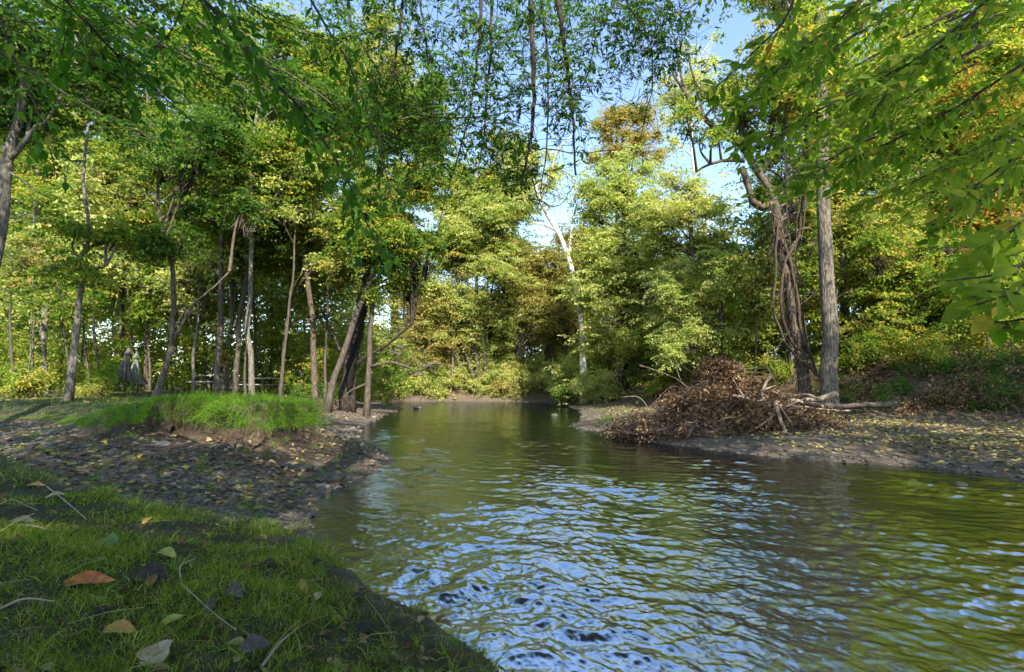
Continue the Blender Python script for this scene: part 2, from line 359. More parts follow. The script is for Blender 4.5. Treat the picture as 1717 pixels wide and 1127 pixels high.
# ------------------------------------------------------------------ water
th = np.linspace(-1.2, 1.15, 1500)
X, Y = polar(1800, .8, 70, th)
Hg = height(X, Y)
dd = np.hypot(X, Y)
WAVE = .041
# the stream runs towards the camera and off to the right; crests lie across the flow
ang = math.radians(-14)
xr = X*math.cos(ang)+Y*math.sin(ang); yr = -X*math.sin(ang)+Y*math.cos(ang)
wx = xr+.35*noise(xr*.8, yr*.8, 40); wy = yr+.30*noise(xr*.7, yr*.9, 41)
def ridged(x, y, s): return 1-2*np.abs(noise(x, y, s))
chop = ss(26, 3, dd)*(.8+.6*fbm(X*.35, Y*.35, 2, 55))+.24
edge = ss(.0, -.14, Hg)                      # calmer where shallow
pch = (.5+1.2*(noise(X*.55, Y*.55, 58)+.2).clip(0, 1))*(.65+.7*(fbm(xr*.9, yr*.16, 3, 66)+.3).clip(0, 1))
pch = 1.15*np.tanh(pch/1.15)
Z = .012*noise(wx/1.1, wy/.55, 42); rw = np.random.RandomState(5)
for k_, lam in enumerate((.34, .30, .25, .21, .18, .15, .13, .11, .095, .08, .068, .056, .046, .038, .031)):
    a_ = math.radians(rw.uniform(-38, 38)); c_, s_ = math.cos(a_), math.sin(a_); asp_ = rw.uniform(1.3, 2.3)
    u = (xr*c_+yr*s_)/(lam*asp_)+rw.rand()*90; v = (-xr*s_+yr*c_)/lam+rw.rand()*90
    if k_ < 4: u = u+.35*noise(X*1.3, Y*1.3, 70+k_); v = v+.45*noise(X*1.1, Y*1.1, 80+k_)
    n_ = noise(u, v, 90+k_)
    if k_ % 2: n_ = 1-2*np.abs(n_)
    far_ = ss(lam*150, lam*60, dd)                # the finest ripples only matter close by
    Z = Z+WAVE*lam*n_*far_*(.8+.2*ss(7, 4, dd)-.18*ss(3, 1.8, dd))*(pch if k_ < 9 else .35+.7*pch)
Z = Z*np.clip(chop, .15, 1.3)*(.25+.75*edge)
V = np.stack([X.ravel(), Y.ravel(), Z.ravel()], 1); nr, ntn = X.shape
i = np.arange(nr-1)[:, None]*ntn; j = np.arange(ntn-1)[None]
ok = (Hg < .12); okq = (ok[:-1, :-1] | ok[1:, :-1] | ok[:-1, 1:] | ok[1:, 1:])
Q = np.stack([i+j, i+ntn+j, i+ntn+j+1, i+j+1], -1)[okq]
used = np.zeros(len(V), bool); used[Q.ravel()] = True; idx = np.cumsum(used)-1
mb = MB(); mb.add(V[used], idx[Q])
m, t = mat('creek_water')
tc = N_(t, 'ShaderNodeTexCoord'); mp = N_(t, 'ShaderNodeMapping'); mp.inputs['Scale'].default_value = (1, 2.0, 1); mp.inputs['Rotation'].default_value = (0, 0, math.radians(14))
t.links.new(tc.outputs['Object'], mp.inputs[0])
nz = N_(t, 'ShaderNodeTexNoise'); nz.inputs['Scale'].default_value = 16; nz.inputs['Detail'].default_value = 6; nz.inputs['Roughness'].default_value = .62; nz.inputs['Distortion'].default_value = .8; t.links.new(mp.outputs[0], nz.inputs[0])
b = N_(t, 'ShaderNodeBump'); b.inputs['Strength'].default_value = .15; b.inputs['Distance'].default_value = .014; t.links.new(nz.outputs[0], b.inputs['Height'])
fr = N_(t, 'ShaderNodeFresnel'); fr.inputs[0].default_value = 1.36; t.links.new(b.outputs[0], fr.inputs[1])
gl = N_(t, 'ShaderNodeBsdfGlossy'); gl.inputs['Roughness'].default_value = .015; gl.inputs['Color'].default_value = (.60, .65, .73, 1); t.links.new(b.outputs[0], gl.inputs['Normal'])
tp = N_(t, 'ShaderNodeBsdfTransparent'); tp.inputs[0].default_value = (.42, .34, .20, 1)
mx = N_(t, 'ShaderNodeMixShader'); t.links.new(fr.outputs[0], mx.inputs[0]); t.links.new(tp.outputs[0], mx.inputs[1]); t.links.new(gl.outputs[0], mx.inputs[2])
o = N_(t, 'ShaderNodeOutputMaterial'); t.links.new(mx.outputs[0], o.inputs[0])
wat = mb.build('water', m, smooth=True); tag(wat, kind='structure', label='rippled creek flowing between the wooded banks')
# ------------------------------------------------------------------ trees
TOTAL = [0]
def crown_blob(mb, tw, c, R, ls, dens=1.0, flat=.25, sheet=True, flatz=.85, limb=None, yel=0.0, asp=.55, src=None):
    ls = ls*1.25
    """a leafy mass: many sprays (thin tilted sheets of leaves on twigs) scattered through an uneven volume"""
    c = np.asarray(c, float)
    R = R*1.22
    rs = min(max(.40, R*.34), 1.15)
    ns = max(4, int(dens*6.2*(R/rs)**2.3))
    d = rnd_dir(ns); rad = np.clip(np.abs(RS.normal(size=ns))*.55+.12, 0, 1.35)
    lob = .98+.55*noise(d[:, 0]*2.1+c[0], d[:, 1]*2.1+d[:, 2]*1.6+c[2], 60)
    P = c+d*(R*rad*lob)[:, None]*np.array([1, 1, flatz])
    k = max(10, int(.46*dens**.3*math.pi*rs*rs/(ls*ls*asp*.5)*.55))
    nrml = nrm(np.array([0, 0, 1.])+d*(.35 if sheet else .8)+RS.normal(size=(ns, 3))*(flat if sheet else .7))
    ax = nrm(np.cross(nrml, RS.normal(size=(ns, 3)))); ay = np.cross(nrml, ax)
    sr = rs*(.6+.8*RS.rand(ns))
    q = RS.rand(ns, k)**.6*sr[:, None]; a = RS.rand(ns, k)*2*np.pi
    # leaves gathered on 5..7 rays of each spray, so gaps show between twigs
    a = np.round(a/(2*np.pi)*6)/6*2*np.pi+RS.normal(size=a.shape)*.28
    off = (q*np.cos(a))[..., None]*ax[:, None]+(q*np.sin(a))[..., None]*ay[:, None]*.8
    off = off+nrml[:, None]*(RS.normal(size=(ns, k))*(.05+.12*(not sheet))*rs-.25*q*q/rs)[..., None]
    C = (P[:, None]+off).reshape(-1, 3)
    U = nrm(off+RS.normal(size=off.shape)*.25).reshape(-1, 3)
    N = nrm(np.repeat(nrml, k, 0)+RS.normal(size=(ns*k, 3))*.55)
    hv_ = np.clip(.42+yel+.22*np.repeat(RS.normal(size=ns), k)+.21*RS.normal(size=ns*k), 0, 1)
    L = ls*(.65+.6*RS.rand(ns*k))
    leafquads(mb, C, U, N, L, L*asp, hv_)
    TOTAL[0] += ns*k
    if tw is not None:
        s0 = c if src is None else np.asarray(src)
        for p_ in P[::2] if ns < 60 else P[::3]:
            mid = (s0*.45+p_*.55)+RS.normal(size=3)*R*.08; 
            tube(tw, smooth_path([c*.8+s0*.2, mid, p_], 4), np.linspace(.016+.004*R, .005, 4), 3, .3, cap=False)
def grow(name, label, cat, d, trunk, w, blobs, leaf='green', ls=.13, bark='brown', group=None, forks=(), dens=1.0, depth=1.0, sheet=True, limbs=True, yel=0.0, base_flare=1.35, lump=.12, sides=10, ground_it=True, asp=.55):
    """trunk: pixel polyline at distance d (first point is the foot); w: widths in pixels; blobs: (px, py, r px[, dy metres])"""
    P = [W(px, py, d+(dy if False else 0)) for (px, py) in trunk]
    P = np.array(P)
    if ground_it:
        P[0][2] = hz(P[0][0], P[0][1])-.15
    root = np.array([P[0][0], P[0][1], P[0][2]])
    E = empty(name, root)
    tag(E, label, cat, group)
    n = max(8, int(np.linalg.norm(P[-1]-P[0])/.45))
    pth = smooth_path(P, n); 
    tt = np.linspace(0, 1, n)
    if len(P) > 2 and n > 8:
        wob = np.stack([noise(tt*5, tt*0+root[0], 3), noise(tt*5+9, tt*0+root[0], 4), tt*0], 1)*.05*ss(0, .15, tt)[:, None]
        pth = pth+wob
    r0, r1 = w[0]*d/858/2, w[1]*d/858/2
    rr = r0+(r1-r0)*tt; rr = rr*(1+(base_flare-1)*np.exp(-tt*n*.45/.5))
    tm = MB(); tube(tm, pth, rr, sides, lump=lump)
    o = tm.build('trunk', BK[bark], None, smooth=True, loc=root); o.location = (0, 0, 0); o.parent = E
    bm_ = MB(); lim = []
    for f in forks:
        fm = MB()
        pts, fw0, fw1 = f[0], f[1], f[2]
        fd = f[3] if len(f) > 3 else 0
        Q = np.array([W(px, py, d+fd*i_/(len(pts)-1)) for i_, (px, py) in enumerate(pts)])
        nn = max(6, int(np.linalg.norm(Q[-1]-Q[0])/.4)); q = smooth_path(Q, nn)
        q = q+.04*np.stack([noise(np.arange(nn)*.5, np.full(nn, 3.+pts[0][0]), 6)]*3, 1)*ss(0, 3, np.arange(nn))[:, None]
        tube(fm, q, np.linspace(fw0*d/1716, fw1*d/1716, nn), max(5, sides-3), lump=lump)
        lim.append(q); o = fm.build('limb', BK[bark if bark != 'furrow' else 'grey'], None, smooth=True, loc=root); o.location = (0, 0, 0); o.parent = E
    cm = MB()
    allp = np.vstack([pth[int(n*.3):]]+lim)
    for bl in blobs:
        px, py, r = bl[:3]; dy = bl[3] if len(bl) > 3 else RS.uniform(-1, 1)*r*d/858*depth
        dn = bl[4] if len(bl) > 4 else 1.0
        c = W(px, py, d+dy); R = r*d/858
        lowp = allp[allp[:, 2] < c[2]+.3]
        if len(lowp) == 0: lowp = allp[:1]
        dd_ = np.linalg.norm((lowp-c)*np.array([1, 1, .6]), axis=1)+RS.rand(len(lowp))*.8
        s = lowp[np.argmin(dd_)]
        if limbs:
            mid = (s+c)/2+np.array([0, 0, .12*np.linalg.norm(c-s)])+RS.normal(size=3)*.12
            tube(bm_, smooth_path([s, mid, c], 7), np.linspace(max(.02, min(r1*.8, .05+.012*R)), .014, 7), 5, cap=False)
        crown_blob(cm, bm_, c, R, ls, dens*dn, sheet=sheet, yel=yel, src=s, asp=asp)
    if bm_.v:
        o = bm_.build('branches', BK[bark if bark != 'furrow' else 'grey'], None, smooth=True, loc=root); o.location = (0, 0, 0); o.parent = E
    if cm.v:
        o = cm.build('crown', G[leaf], None, loc=root); o.location = (0, 0, 0); o.parent = E
    return E
def rb(n, x0, x1, y0, y1, r0, r1, dy=None):
    n = int(n*2.0)
    return [(RS.uniform(x0, x1), RS.uniform(y0, y1), RS.uniform(r0, r1)*.85)+((RS.uniform(*dy),) if dy else ()) for _ in range(n)]

# --- left forest: slender trunks standing among the understory
GL = 'slender trees of the left wood'
grow('tree', 'pale lit slender trunk with a snapped curling top, left of the umbrellas', 'tree', 15.5, [(113, 681), (121, 607), (128, 560), (133, 522), (139, 462), (140, 452)], (12, 7), rb(4, 60, 200, 380, 470, 25, 40), 'green', .10, 'grey', GL,
     forks=[([(140, 458), (148, 455), (158, 456), (165, 448), (176, 446)], 9, 5), ([(140, 455), (138, 430), (150, 390), (140, 300), (150, 180)], 8, 4)], yel=.05)
grow('tree', 'leaning forked tree just left of the picnic tables, its two stems spreading in a V', 'tree', 17, [(258, 672), (272, 635), (281, 607), (288, 579)], (12, 8), rb(9, 200, 420, 190, 430, 32, 60), 'deep', .11, 'brown', GL,
     forks=[([(288, 580), (290, 522), (291, 469), (284, 430), (273, 400), (266, 330), (262, 240)], 9, 4), ([(287, 583), (305, 543), (320, 515), (338, 498), (358, 483), (385, 455)], 6, 2.5)])
grow('tree', 'straight dark trunk between the umbrellas and the forked tree', 'tree', 24, [(245, 662), (245, 607), (248, 451), (250, 330), (246, 120)], (7, 4), rb(9, 170, 330, 40, 400, 30, 55), 'green', .13, 'dark', GL)
grow('tree', 'trunk rising right behind the grey umbrella', 'tree', 25, [(202, 665), (204, 557), (204, 469), (203, 380), (210, 150)], (9, 5), rb(9, 120, 290, 60, 400, 30, 60), 'green', .13, 'brown', GL, yel=.1)
grow('tree', 'tall dark straight trunk wrapped in yellowing vines above the left picnic table', 'tree', 21, [(363, 668), (366, 600), (371, 469), (376, 330), (377, 160), (374, -20)], (10, 5), rb(14, 280, 470, -40, 380, 35, 60), 'green', .12, 'dark', GL, yel=.08)
grow('tree', 'grey trunk with a slight double bend rising behind the right picnic table', 'tree', 20, [(423, 668), (422, 630), (420, 590), (415, 555), (420, 500), (421, 451), (422, 380), (422, 248), (440, 156), (452, 40)], (10, 5), rb(14, 340, 560, 0, 360, 35, 62), 'green', .12, 'grey', GL, yel=.05)
grow('tree', 'dark trunk just left of the bent grey one, leaning right as it rises', 'tree', 22, [(394, 668), (398, 600), (400, 545), (411, 486), (420, 400), (440, 300)], (9, 5), rb(7, 360, 500, 180, 420, 30, 50), 'deep', .12, 'dark', GL)
grow('tree', 'thin dark trunk leaning behind the left picnic table', 'tree', 23, [(374, 668), (380, 600), (388, 540), (389, 490), (385, 430)], (9, 5), rb(5, 330, 440, 300, 430, 28, 45), 'green', .12, 'dark', GL)
grow('tree', 'straight brown trunk standing left of the leaning trunk and the hollow tree', 'tree', 22, [(529, 668), (527, 610), (524, 540), (516, 470), (505, 400), (498, 280)], (11, 6), rb(10, 430, 600, 130, 420, 32, 58), 'mixed', .12, 'brown', GL, yel=-.1)
grow('young_tree', 'very thin straight stem between the bent grey trunk and the brown one', 'tree', 23, [(470, 668), (474, 610), (479, 560), (486, 510), (488, 440)], (6, 3), rb(4, 440, 540, 350, 480, 25, 42), 'green', .12, 'dark', GL)
grow('young_tree', 'very thin dark stem close left of the leaning trunk by the creek', 'tree', 22, [(545, 668), (546, 600), (549, 520), (550, 440)], (5, 3), rb(4, 500, 600, 340, 470, 25, 42), 'mixed', .12, 'dark', GL)
grow('young_tree', 'brown stem behind the gap between forked tree and left picnic table', 'tree', 26, [(346, 664), (344, 620), (342, 560), (338, 500), (330, 400)], (6, 4), rb(6, 280, 400, 200, 430, 30, 48), 'green', .13, 'brown', GL)
grow('tree', 'light brown trunk standing far back at the left edge of the picture', 'tree', 30, [(14, 655), (14, 554), (17, 465), (20, 380), (15, 260)], (10, 6), rb(8, -60, 90, 120, 420, 35, 60), 'mixed', .15, 'grey', GL)
grow('tree', 'curved light trunk far back, left of the snapped-top trunk', 'tree', 27, [(80, 658), (72, 600), (73, 560), (77, 500), (68, 465), (60, 380), (66, 250)], (12, 7), rb(10, 10, 170, 90, 420, 35, 60), 'green', .14, 'grey', GL, yel=.12)
grow('tree', 'large grey trunk forking high up at the left edge, bark lit between the leaves', 'tree', 11.5, [(-60, 700), (-40, 560), (-12, 430), (6, 320), (14, 270), (20, 232), (34, 180), (40, 120), (52, 20)], (24, 9), rb(9, -60, 190, -60, 240, 50, 85), 'deep', .10, 'grey', GL,
     forks=[([(14, 270), (38, 243), (58, 215), (82, 200), (110, 150), (130, 60)], 10, 4), ([(-20, 262), (10, 285), (34, 300), (60, 320), (85, 333)], 4, 2)])
grow('leaning_tree', 'smooth brown trunk leaning right in front of the black hollow tree', 'tree', 20, [(549, 670), (560, 634), (574, 598), (592, 545), (612, 490), (627, 450), (634, 400)], (11, 8), rb(6, 560, 690, 300, 440, 30, 55, (-1, 2)), 'mixed', .10, 'dark', yel=-.12)
grow('hollow_tree', 'massive dark leaning trunk with a black hollow, over the left shore of the creek', 'tree', 21.8, [(582, 672), (586, 625), (594, 580), (604, 530), (614, 480), (621, 450), (628, 400), (634, 330), (640, 250), (646, 150)], (23, 7), rb(14, 560, 740, 120, 430, 32, 62, (-3, 3))+rb(3, 640, 700, 440, 500, 18, 26), 'green', .10, 'black', lump=.6, sides=20, base_flare=1.2,
     forks=[([(600, 560), (590, 575), (575, 590), (563, 570), (540, 520)], 8, 3), ([(640, 420), (610, 430), (585, 400), (570, 340)], 8, 3, 1), ([(585, 625), (610, 600), (640, 585), (672, 560), (690, 545)], 7, 2, -1)], yel=.0)
grow('young_tree', 'slim dark upright trunk on the shore immediately right of the hollow tree', 'tree', 20.5, [(615, 668), (618, 610), (621, 560), (624, 505), (622, 470)], (10, 6), rb(3, 600, 690, 440, 500, 16, 26)+rb(4, 640, 740, 560, 640, 15, 26, (-2, 2)), 'green', .09, 'dark',
     forks=[([(620, 615), (640, 610), (662, 607), (690, 618), (705, 622), (722, 610), (745, 612), (770, 622)], 6, 1.5, -1), ([(621, 640), (600, 650), (588, 655), (570, 672)], 4, 2), ([(662, 607), (672, 592), (681, 585), (700, 612), (716, 640)], 3, 1), ([(705, 622), (690, 635), (668, 645), (650, 660)], 4, 1)], dens=.8)

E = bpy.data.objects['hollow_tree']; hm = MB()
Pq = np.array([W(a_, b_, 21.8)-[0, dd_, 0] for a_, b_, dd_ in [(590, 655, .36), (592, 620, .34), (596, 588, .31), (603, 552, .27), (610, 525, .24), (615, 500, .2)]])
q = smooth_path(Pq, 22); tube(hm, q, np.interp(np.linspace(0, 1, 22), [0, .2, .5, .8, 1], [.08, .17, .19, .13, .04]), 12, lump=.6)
o = hm.build('hollow', BK['hollow'], None, smooth=True, loc=list(E.location)); o.location = (0, 0, 0); o.parent = E  # solid near-black lump on the trunk; the cavity's darkness is painted in its colour
# --- centre: sunlit trees beyond the creek
GC = 'sunlit trees beyond the creek'
grow('tree', 'tall golden-green tree rising above the hollow tree against the sky', 'tree', 45.5, [(668, 655), (660, 500), (645, 350), (638, 200), (640, 80)], (16, 6), rb(9, 560, 700, 60, 230, 35, 55)+rb(5, 590, 720, 220, 330, 30, 50)+[(640, 40, 45), (600, 90, 40)], 'gold', .2, 'brown', yel=-.12)
grow('tree', 'low bushy yellow-green tree leaning left over the far water', 'tree', 44.2, [(745, 662), (735, 620), (725, 580), (700, 540), (690, 510)], (6, 3), rb(12, 670, 800, 500, 610, 22, 36), 'tan', .13, 'grey', forks=[([(790, 662), (770, 610), (745, 560), (735, 520), (715, 480)], 4, 2)], yel=-.05, dens=.7)
grow('tree', 'slim dark-stemmed clump of three trunks on the far bank in mid stream view', 'tree', 43.8, [(806, 664), (802, 620), (795, 580), (783, 545), (772, 500), (760, 440)], (9, 4), rb(12, 700, 860, 330, 560, 28, 46), 'lime', .15, 'dark', forks=[([(800, 664), (790, 620), (780, 590), (765, 545), (745, 500)], 6, 3), ([(808, 660), (815, 600), (818, 540), (830, 450)], 5, 3)], yel=-.1)
grow('sycamore_tree', 'short pale trunk showing low between shrubs right of the dark clump', 'tree', 44.5, [(818, 655), (815, 620), (812, 580), (800, 500), (798, 400), (795, 300)], (9, 5), rb(14, 740, 880, 240, 420, 28, 46), 'green', .16, 'pale', yel=.1)
grow('tree', 'broad green tree filling the gap left of the leaning white sycamore', 'tree', 46, [(850, 655), (850, 560), (846, 450), (840, 330)], (12, 5), rb(14, 770, 890, 290, 560, 30, 48)+[(860, 250, 26), (830, 235, 30), (880, 300, 28)], 'mixed', .17, 'brown', yel=-.12)
grow('sycamore_tree', 'white mottled leaning sycamore trunk beyond the creek, sunlit against green shrubs', 'tree', 33, [(978, 640), (978, 600), (977, 560), (970, 505), (957, 445), (938, 395), (915, 355), (905, 335), (895, 305), (880, 260)], (12, 5), rb(5, 850, 930, 240, 340, 18, 32, (-2, 2)), 'lime', .13, 'pale',
     forks=[([(930, 385), (915, 378), (900, 374), (888, 376)], 5, 2), ([(955, 432), (957, 400), (960, 370), (968, 340)], 6, 2), ([(905, 335), (925, 300), (930, 260), (960, 225)], 5, 2)], dens=.55, base_flare=1.2)
grow('tree', 'olive-brown rounded tree behind the white sycamore trunk', 'tree', 45, [(925, 655), (925, 560), (930, 450), (940, 400)], (10, 5), rb(16, 890, 1000, 425, 560, 24, 36)+[(945, 400, 26), (975, 395, 28), (985, 425, 30), (905, 460, 20)], 'tan', .15, 'brown', yel=-.2)
grow('tree', 'tall thin yellow tree with an airy crown against the blue sky', 'tree', 48, [(1036, 655), (1036, 400), (1034, 260), (1036, 190)], (10, 4), rb(14, 980, 1115, 180, 270, 17, 28), 'tan', .17, 'brown', forks=[([(1035, 260), (1015, 225), (1005, 200)], 4, 1), ([(1035, 250), (1058, 215), (1065, 190)], 4, 1)], dens=.8, yel=.05)
grow('maple_tree', 'large bright green rounded maple, left one of the pair facing the creek', 'tree', 33, [(1035, 645), (1040, 520), (1045, 400), (1045, 310)], (15, 6), rb(22, 985, 1105, 300, 590, 30, 48)+[(1015, 285, 28), (1050, 268, 30), (1085, 285, 30), (1000, 340, 30)], 'lime', .15, 'brown', yel=-.14)
grow('maple_tree', 'bright green rounded maple, right one of the pair, touching the blue gap', 'tree', 30, [(1165, 640), (1165, 520), (1160, 420), (1155, 340)], (15, 6), rb(22, 1090, 1215, 330, 570, 30, 46)+[(1120, 300, 32), (1160, 310, 34), (1205, 350, 26), (1215, 395, 34), (1090, 330, 28), (1235, 430, 28)], 'lime', .14, 'brown', yel=.05, dens=.75)
grow('sycamore_tree', 'thin white stem with sparse leaves in the sky above the bright maples', 'tree', 38, [(1190, 640), (1188, 470), (1182, 395), (1178, 345), (1166, 305), (1161, 260), (1158, 210), (1150, 150)], (8, 4), rb(9, 1110, 1210, 110, 260, 16, 28)+rb(3, 1150, 1200, 60, 110, 14, 20), 'lime', .15, 'pale', forks=[([(1161, 262), (1140, 245), (1120, 235)], 3, 1), ([(1158, 220), (1150, 180), (1135, 140)], 3, 1)], dens=.55, yel=0)
grow('small_tree', 'small dark-trunked tree with fine leaves on the right bank, bare forked limb showing', 'tree', 22, [(1212, 610), (1211, 560), (1208, 505), (1198, 460), (1184, 434)], (10, 4), rb(18, 1110, 1300, 420, 590, 24, 40), 'lime', .085, 'dark', forks=[([(1210, 555), (1195, 538), (1165, 530), (1135, 522), (1122, 508), (1118, 498)], 5, 2), ([(1210, 540), (1195, 510), (1182, 480)], 4, 2), ([(1212, 580), (1240, 550), (1262, 500)], 4, 2)], yel=-.2, dens=.8)

# --- right bank
grow('vine_covered_tree', 'gnarled trunk wrapped in hanging vines with a big bent limb over the creek', 'tree', 18, [(1352, 655), (1345, 610), (1334, 560), (1326, 520), (1320, 470), (1311, 420), (1303, 370), (1296, 330), (1280, 300), (1262, 275), (1243, 245), (1222, 228), (1192, 208), (1165, 178), (1147, 148)], (19, 8),
     rb(7, 1130, 1270, 120, 260, 16, 32, (-2, 2))+rb(10, 1230, 1420, -30, 230, 40, 66, (-2, 4))+rb(5, 1290, 1400, 300, 430, 20, 34, (1, 3)), 'green', .11, 'brown', lump=.3,
     forks=[([(1296, 342), (1278, 348), (1262, 338), (1256, 318), (1250, 296), (1244, 280)], 13, 10), ([(1256, 305), (1246, 304), (1234, 308)], 5, 2), ([(1248, 270), (1225, 268), (1200, 272), (1180, 280), (1168, 288)], 8, 3), ([(1147, 150), (1140, 115), (1135, 80), (1130, 60)], 6, 3), ([(1160, 175), (1145, 150), (1130, 125), (1118, 100)], 7, 3), ([(1180, 198), (1172, 160), (1160, 120), (1152, 85)], 6, 2), ([(1275, 290), (1310, 230), (1330, 150), (1350, 40)], 12, 5, 2)], yel=.08, dens=.8, base_flare=1.15)
E = bpy.data.objects['vine_covered_tree']
vm = MB(); rootl = np.array(E.location)
for pts, r_, dd_ in [([(1385, 640), (1350, 612), (1318, 575), (1303, 540), (1297, 500), (1302, 460), (1300, 420), (1306, 370)], .05, -.35), ([(1345, 590), (1325, 570), (1312, 520), (1310, 470), (1322, 430), (1340, 395), (1345, 350), (1350, 250), (1355, 120)], .06, -.3),
                     ([(1368, 625), (1358, 590), (1345, 560), (1338, 500), (1325, 440), (1310, 400)], .07, -.25), ([(1320, 560), (1305, 585), (1300, 596), (1304, 600)], .03, -.4), ([(1362, 620), (1352, 560), (1346, 500), (1335, 430), (1348, 380), (1352, 300), (1352, 200)], .035, .2),
                     ([(1300, 420), (1298, 370), (1288, 330), (1270, 300)], .03, -.3), ([(1322, 200), (1318, 300), (1326, 420), (1322, 470)], .025, -.2), ([(1342, 230), (1340, 330), (1334, 420), (1330, 500)], .02, -.3)]:
    Pp = np.array([W(a, b_, 18+dd_) for a, b_ in pts]); n = 30; q = smooth_path(Pp, n); q += .05*np.stack([noise(np.arange(n)*.5, np.full(n, a_), 9) for a_ in (1.5, 3.5, 5.5)], 1)
    tube(vm, q, np.full(n, r_*.62)*(1+.5*RS.rand(n)), 6, lump=.3)
for k in range(190):                                    # ragged dead vine stems clinging to the trunk
    t_ = RS.rand(); a = W(np.interp(t_, [0, 1], [1345, 1296])+RS.normal()*7, np.interp(t_, [0, 1], [600, 330]), 18-.3+RS.rand()*.6)
    L_ = RS.uniform(.4, 1.4); q = smooth_path([a, a+RS.normal(size=3)*.16-[0, 0, L_/2], a+RS.normal(size=3)*.22-[0, 0, L_]], 6); tube(vm, q, RS.uniform(.006, .016), 3)
o = vm.build('vines', BK['vine'], None, smooth=True, loc=rootl); o.location = (0, 0, 0); o.parent = E
grow('tall_tree', 'thick straight furrowed grey trunk on the right bank, a knot hole halfway up', 'tree', 17, [(1389, 652), (1389, 620), (1391, 560), (1388, 500), (1385, 430), (1381, 340), (1378, 240), (1376, 150), (1372, 40), (1370, -60)], (27, 15),
     rb(9, 1300, 1500, -60, 160, 50, 75, (-1, 5)), 'green', .11, 'furrow', forks=[([(1376, 150), (1400, 90), (1425, 20)], 10, 5, 2), ([(1378, 200), (1360, 120), (1330, 30)], 8, 4, -1)], yel=.15, lump=.1, sides=18, base_flare=1.3, dens=.8)
grow('tree', 'dark trunk half hidden directly behind the thick furrowed one', 'tree', 23, [(1420, 640), (1418, 560), (1415, 480), (1412, 380), (1408, 260), (1405, 120)], (16, 9), rb(12, 1330, 1540, 60, 380, 35, 62), 'mixed', .13, 'dark', yel=-.15)
grow('tree', 'second brown trunk behind the hanging vines', 'tree', 22, [(1330, 640), (1328, 560), (1322, 480), (1318, 380), (1325, 220)], (15, 8), rb(9, 1250, 1400, 250, 420, 26, 44, (0, 4)), 'green', .12, 'grey', yel=.05)
grow('tree', 'pinkish brown trunk far back under orange leaves at the right', 'tree', 29, [(1562, 625), (1565, 540), (1572, 470), (1578, 380), (1580, 250)], (17, 9), rb(16, 1480, 1717, 120, 430, 38, 66), 'orange', .17, 'grey', yel=-.05)
grow('tree', 'orange-yellow tree at the right edge of the picture', 'tree', 25, [(1700, 625), (1705, 540), (1700, 440), (1690, 300)], (12, 7), rb(16, 1600, 1790, 150, 450, 38, 66), 'orange', .15, 'brown', yel=-.15)
grow('tree', 'small tree with lemon yellow leaves right of the thick furrowed trunk', 'tree', 21, [(1455, 635), (1452, 560), (1450, 500), (1455, 420)], (7, 4), rb(10, 1410, 1530, 330, 500, 24, 44), 'gold', .11, 'brown', yel=-.2)
grow('tree', 'thin stem leaning right in the green understory of the right bank', 'tree', 20, [(1490, 630), (1500, 560), (1515, 500), (1530, 450)], (6, 3), rb(10, 1440, 1620, 400, 540, 24, 44), 'green', .11, 'dark', yel=.05)
grow('tree', 'bushy green tree on the bank at the right edge, below the orange one', 'tree', 18, [(1660, 620), (1658, 570), (1665, 510), (1670, 470)], (8, 4), rb(10, 1590, 1740, 440, 560, 26, 46), 'green', .10, 'brown', yel=.0)
grow('tree', 'tall green tree high behind the overhanging branches at the upper right', 'tree', 27, [(1620, 630), (1610, 450), (1600, 250), (1590, 60)], (16, 8), rb(18, 1500, 1740, -60, 250, 45, 75), 'green', .17, 'brown', yel=.15)

# --- slim saplings nobody could name one by one
def sapling(label, group, d, px, top, w, leaf, bark, spread, ls=.12):
    b0 = W(px, 655, d); k = RS.uniform(-.12, .12); pts = [(px, 660)]
    for t_ in (.3, .6, 1.0): pts.append((px+k*t_*(655-top)+RS.normal()*5, 660-t_*(660-top)))
    grow('sapling', label, 'sapling', d, pts, (w, w*.4), [(pts[2][0]+RS.uniform(-1, 1)*spread, RS.uniform(top-20, (top+640)/2), RS.uniform(22, 40)) for _ in range(7)], leaf, ls, bark, group, dens=.6)
def where(px, marks):
    for x_, s_ in marks:
        if px < x_: return s_
    return marks[-1][1]
LW = [(113, 'left of the snapped-top trunk'), (200, 'between the snapped-top trunk and the umbrellas'), (262, 'between the umbrellas and the forked tree'), (330, 'just right of the forked tree'), (395, 'behind the left picnic table'), (460, 'behind the right picnic table'), (529, 'right of the picnic tables'), (700, 'beside the hollow tree')]
LF = [(740, 'right of the hollow tree'), (800, 'left of the dark three-stemmed clump'), (880, 'right of the dark three-stemmed clump'), (978, 'just left of the white sycamore'), (1100, 'right of the white sycamore')]
LR = [(1345, 'left of the vine-covered trunk'), (1389, 'between vine-covered and furrowed trunks'), (1455, 'just right of the furrowed trunk'), (1560, 'left of the pinkish trunk'), (1640, 'right of the pinkish trunk'), (1800, 'at the right edge')]
LC = {'green': 'green', 'mixed': 'olive', 'lime': 'yellow-green', 'tan': 'tan', 'gold': 'yellow'}
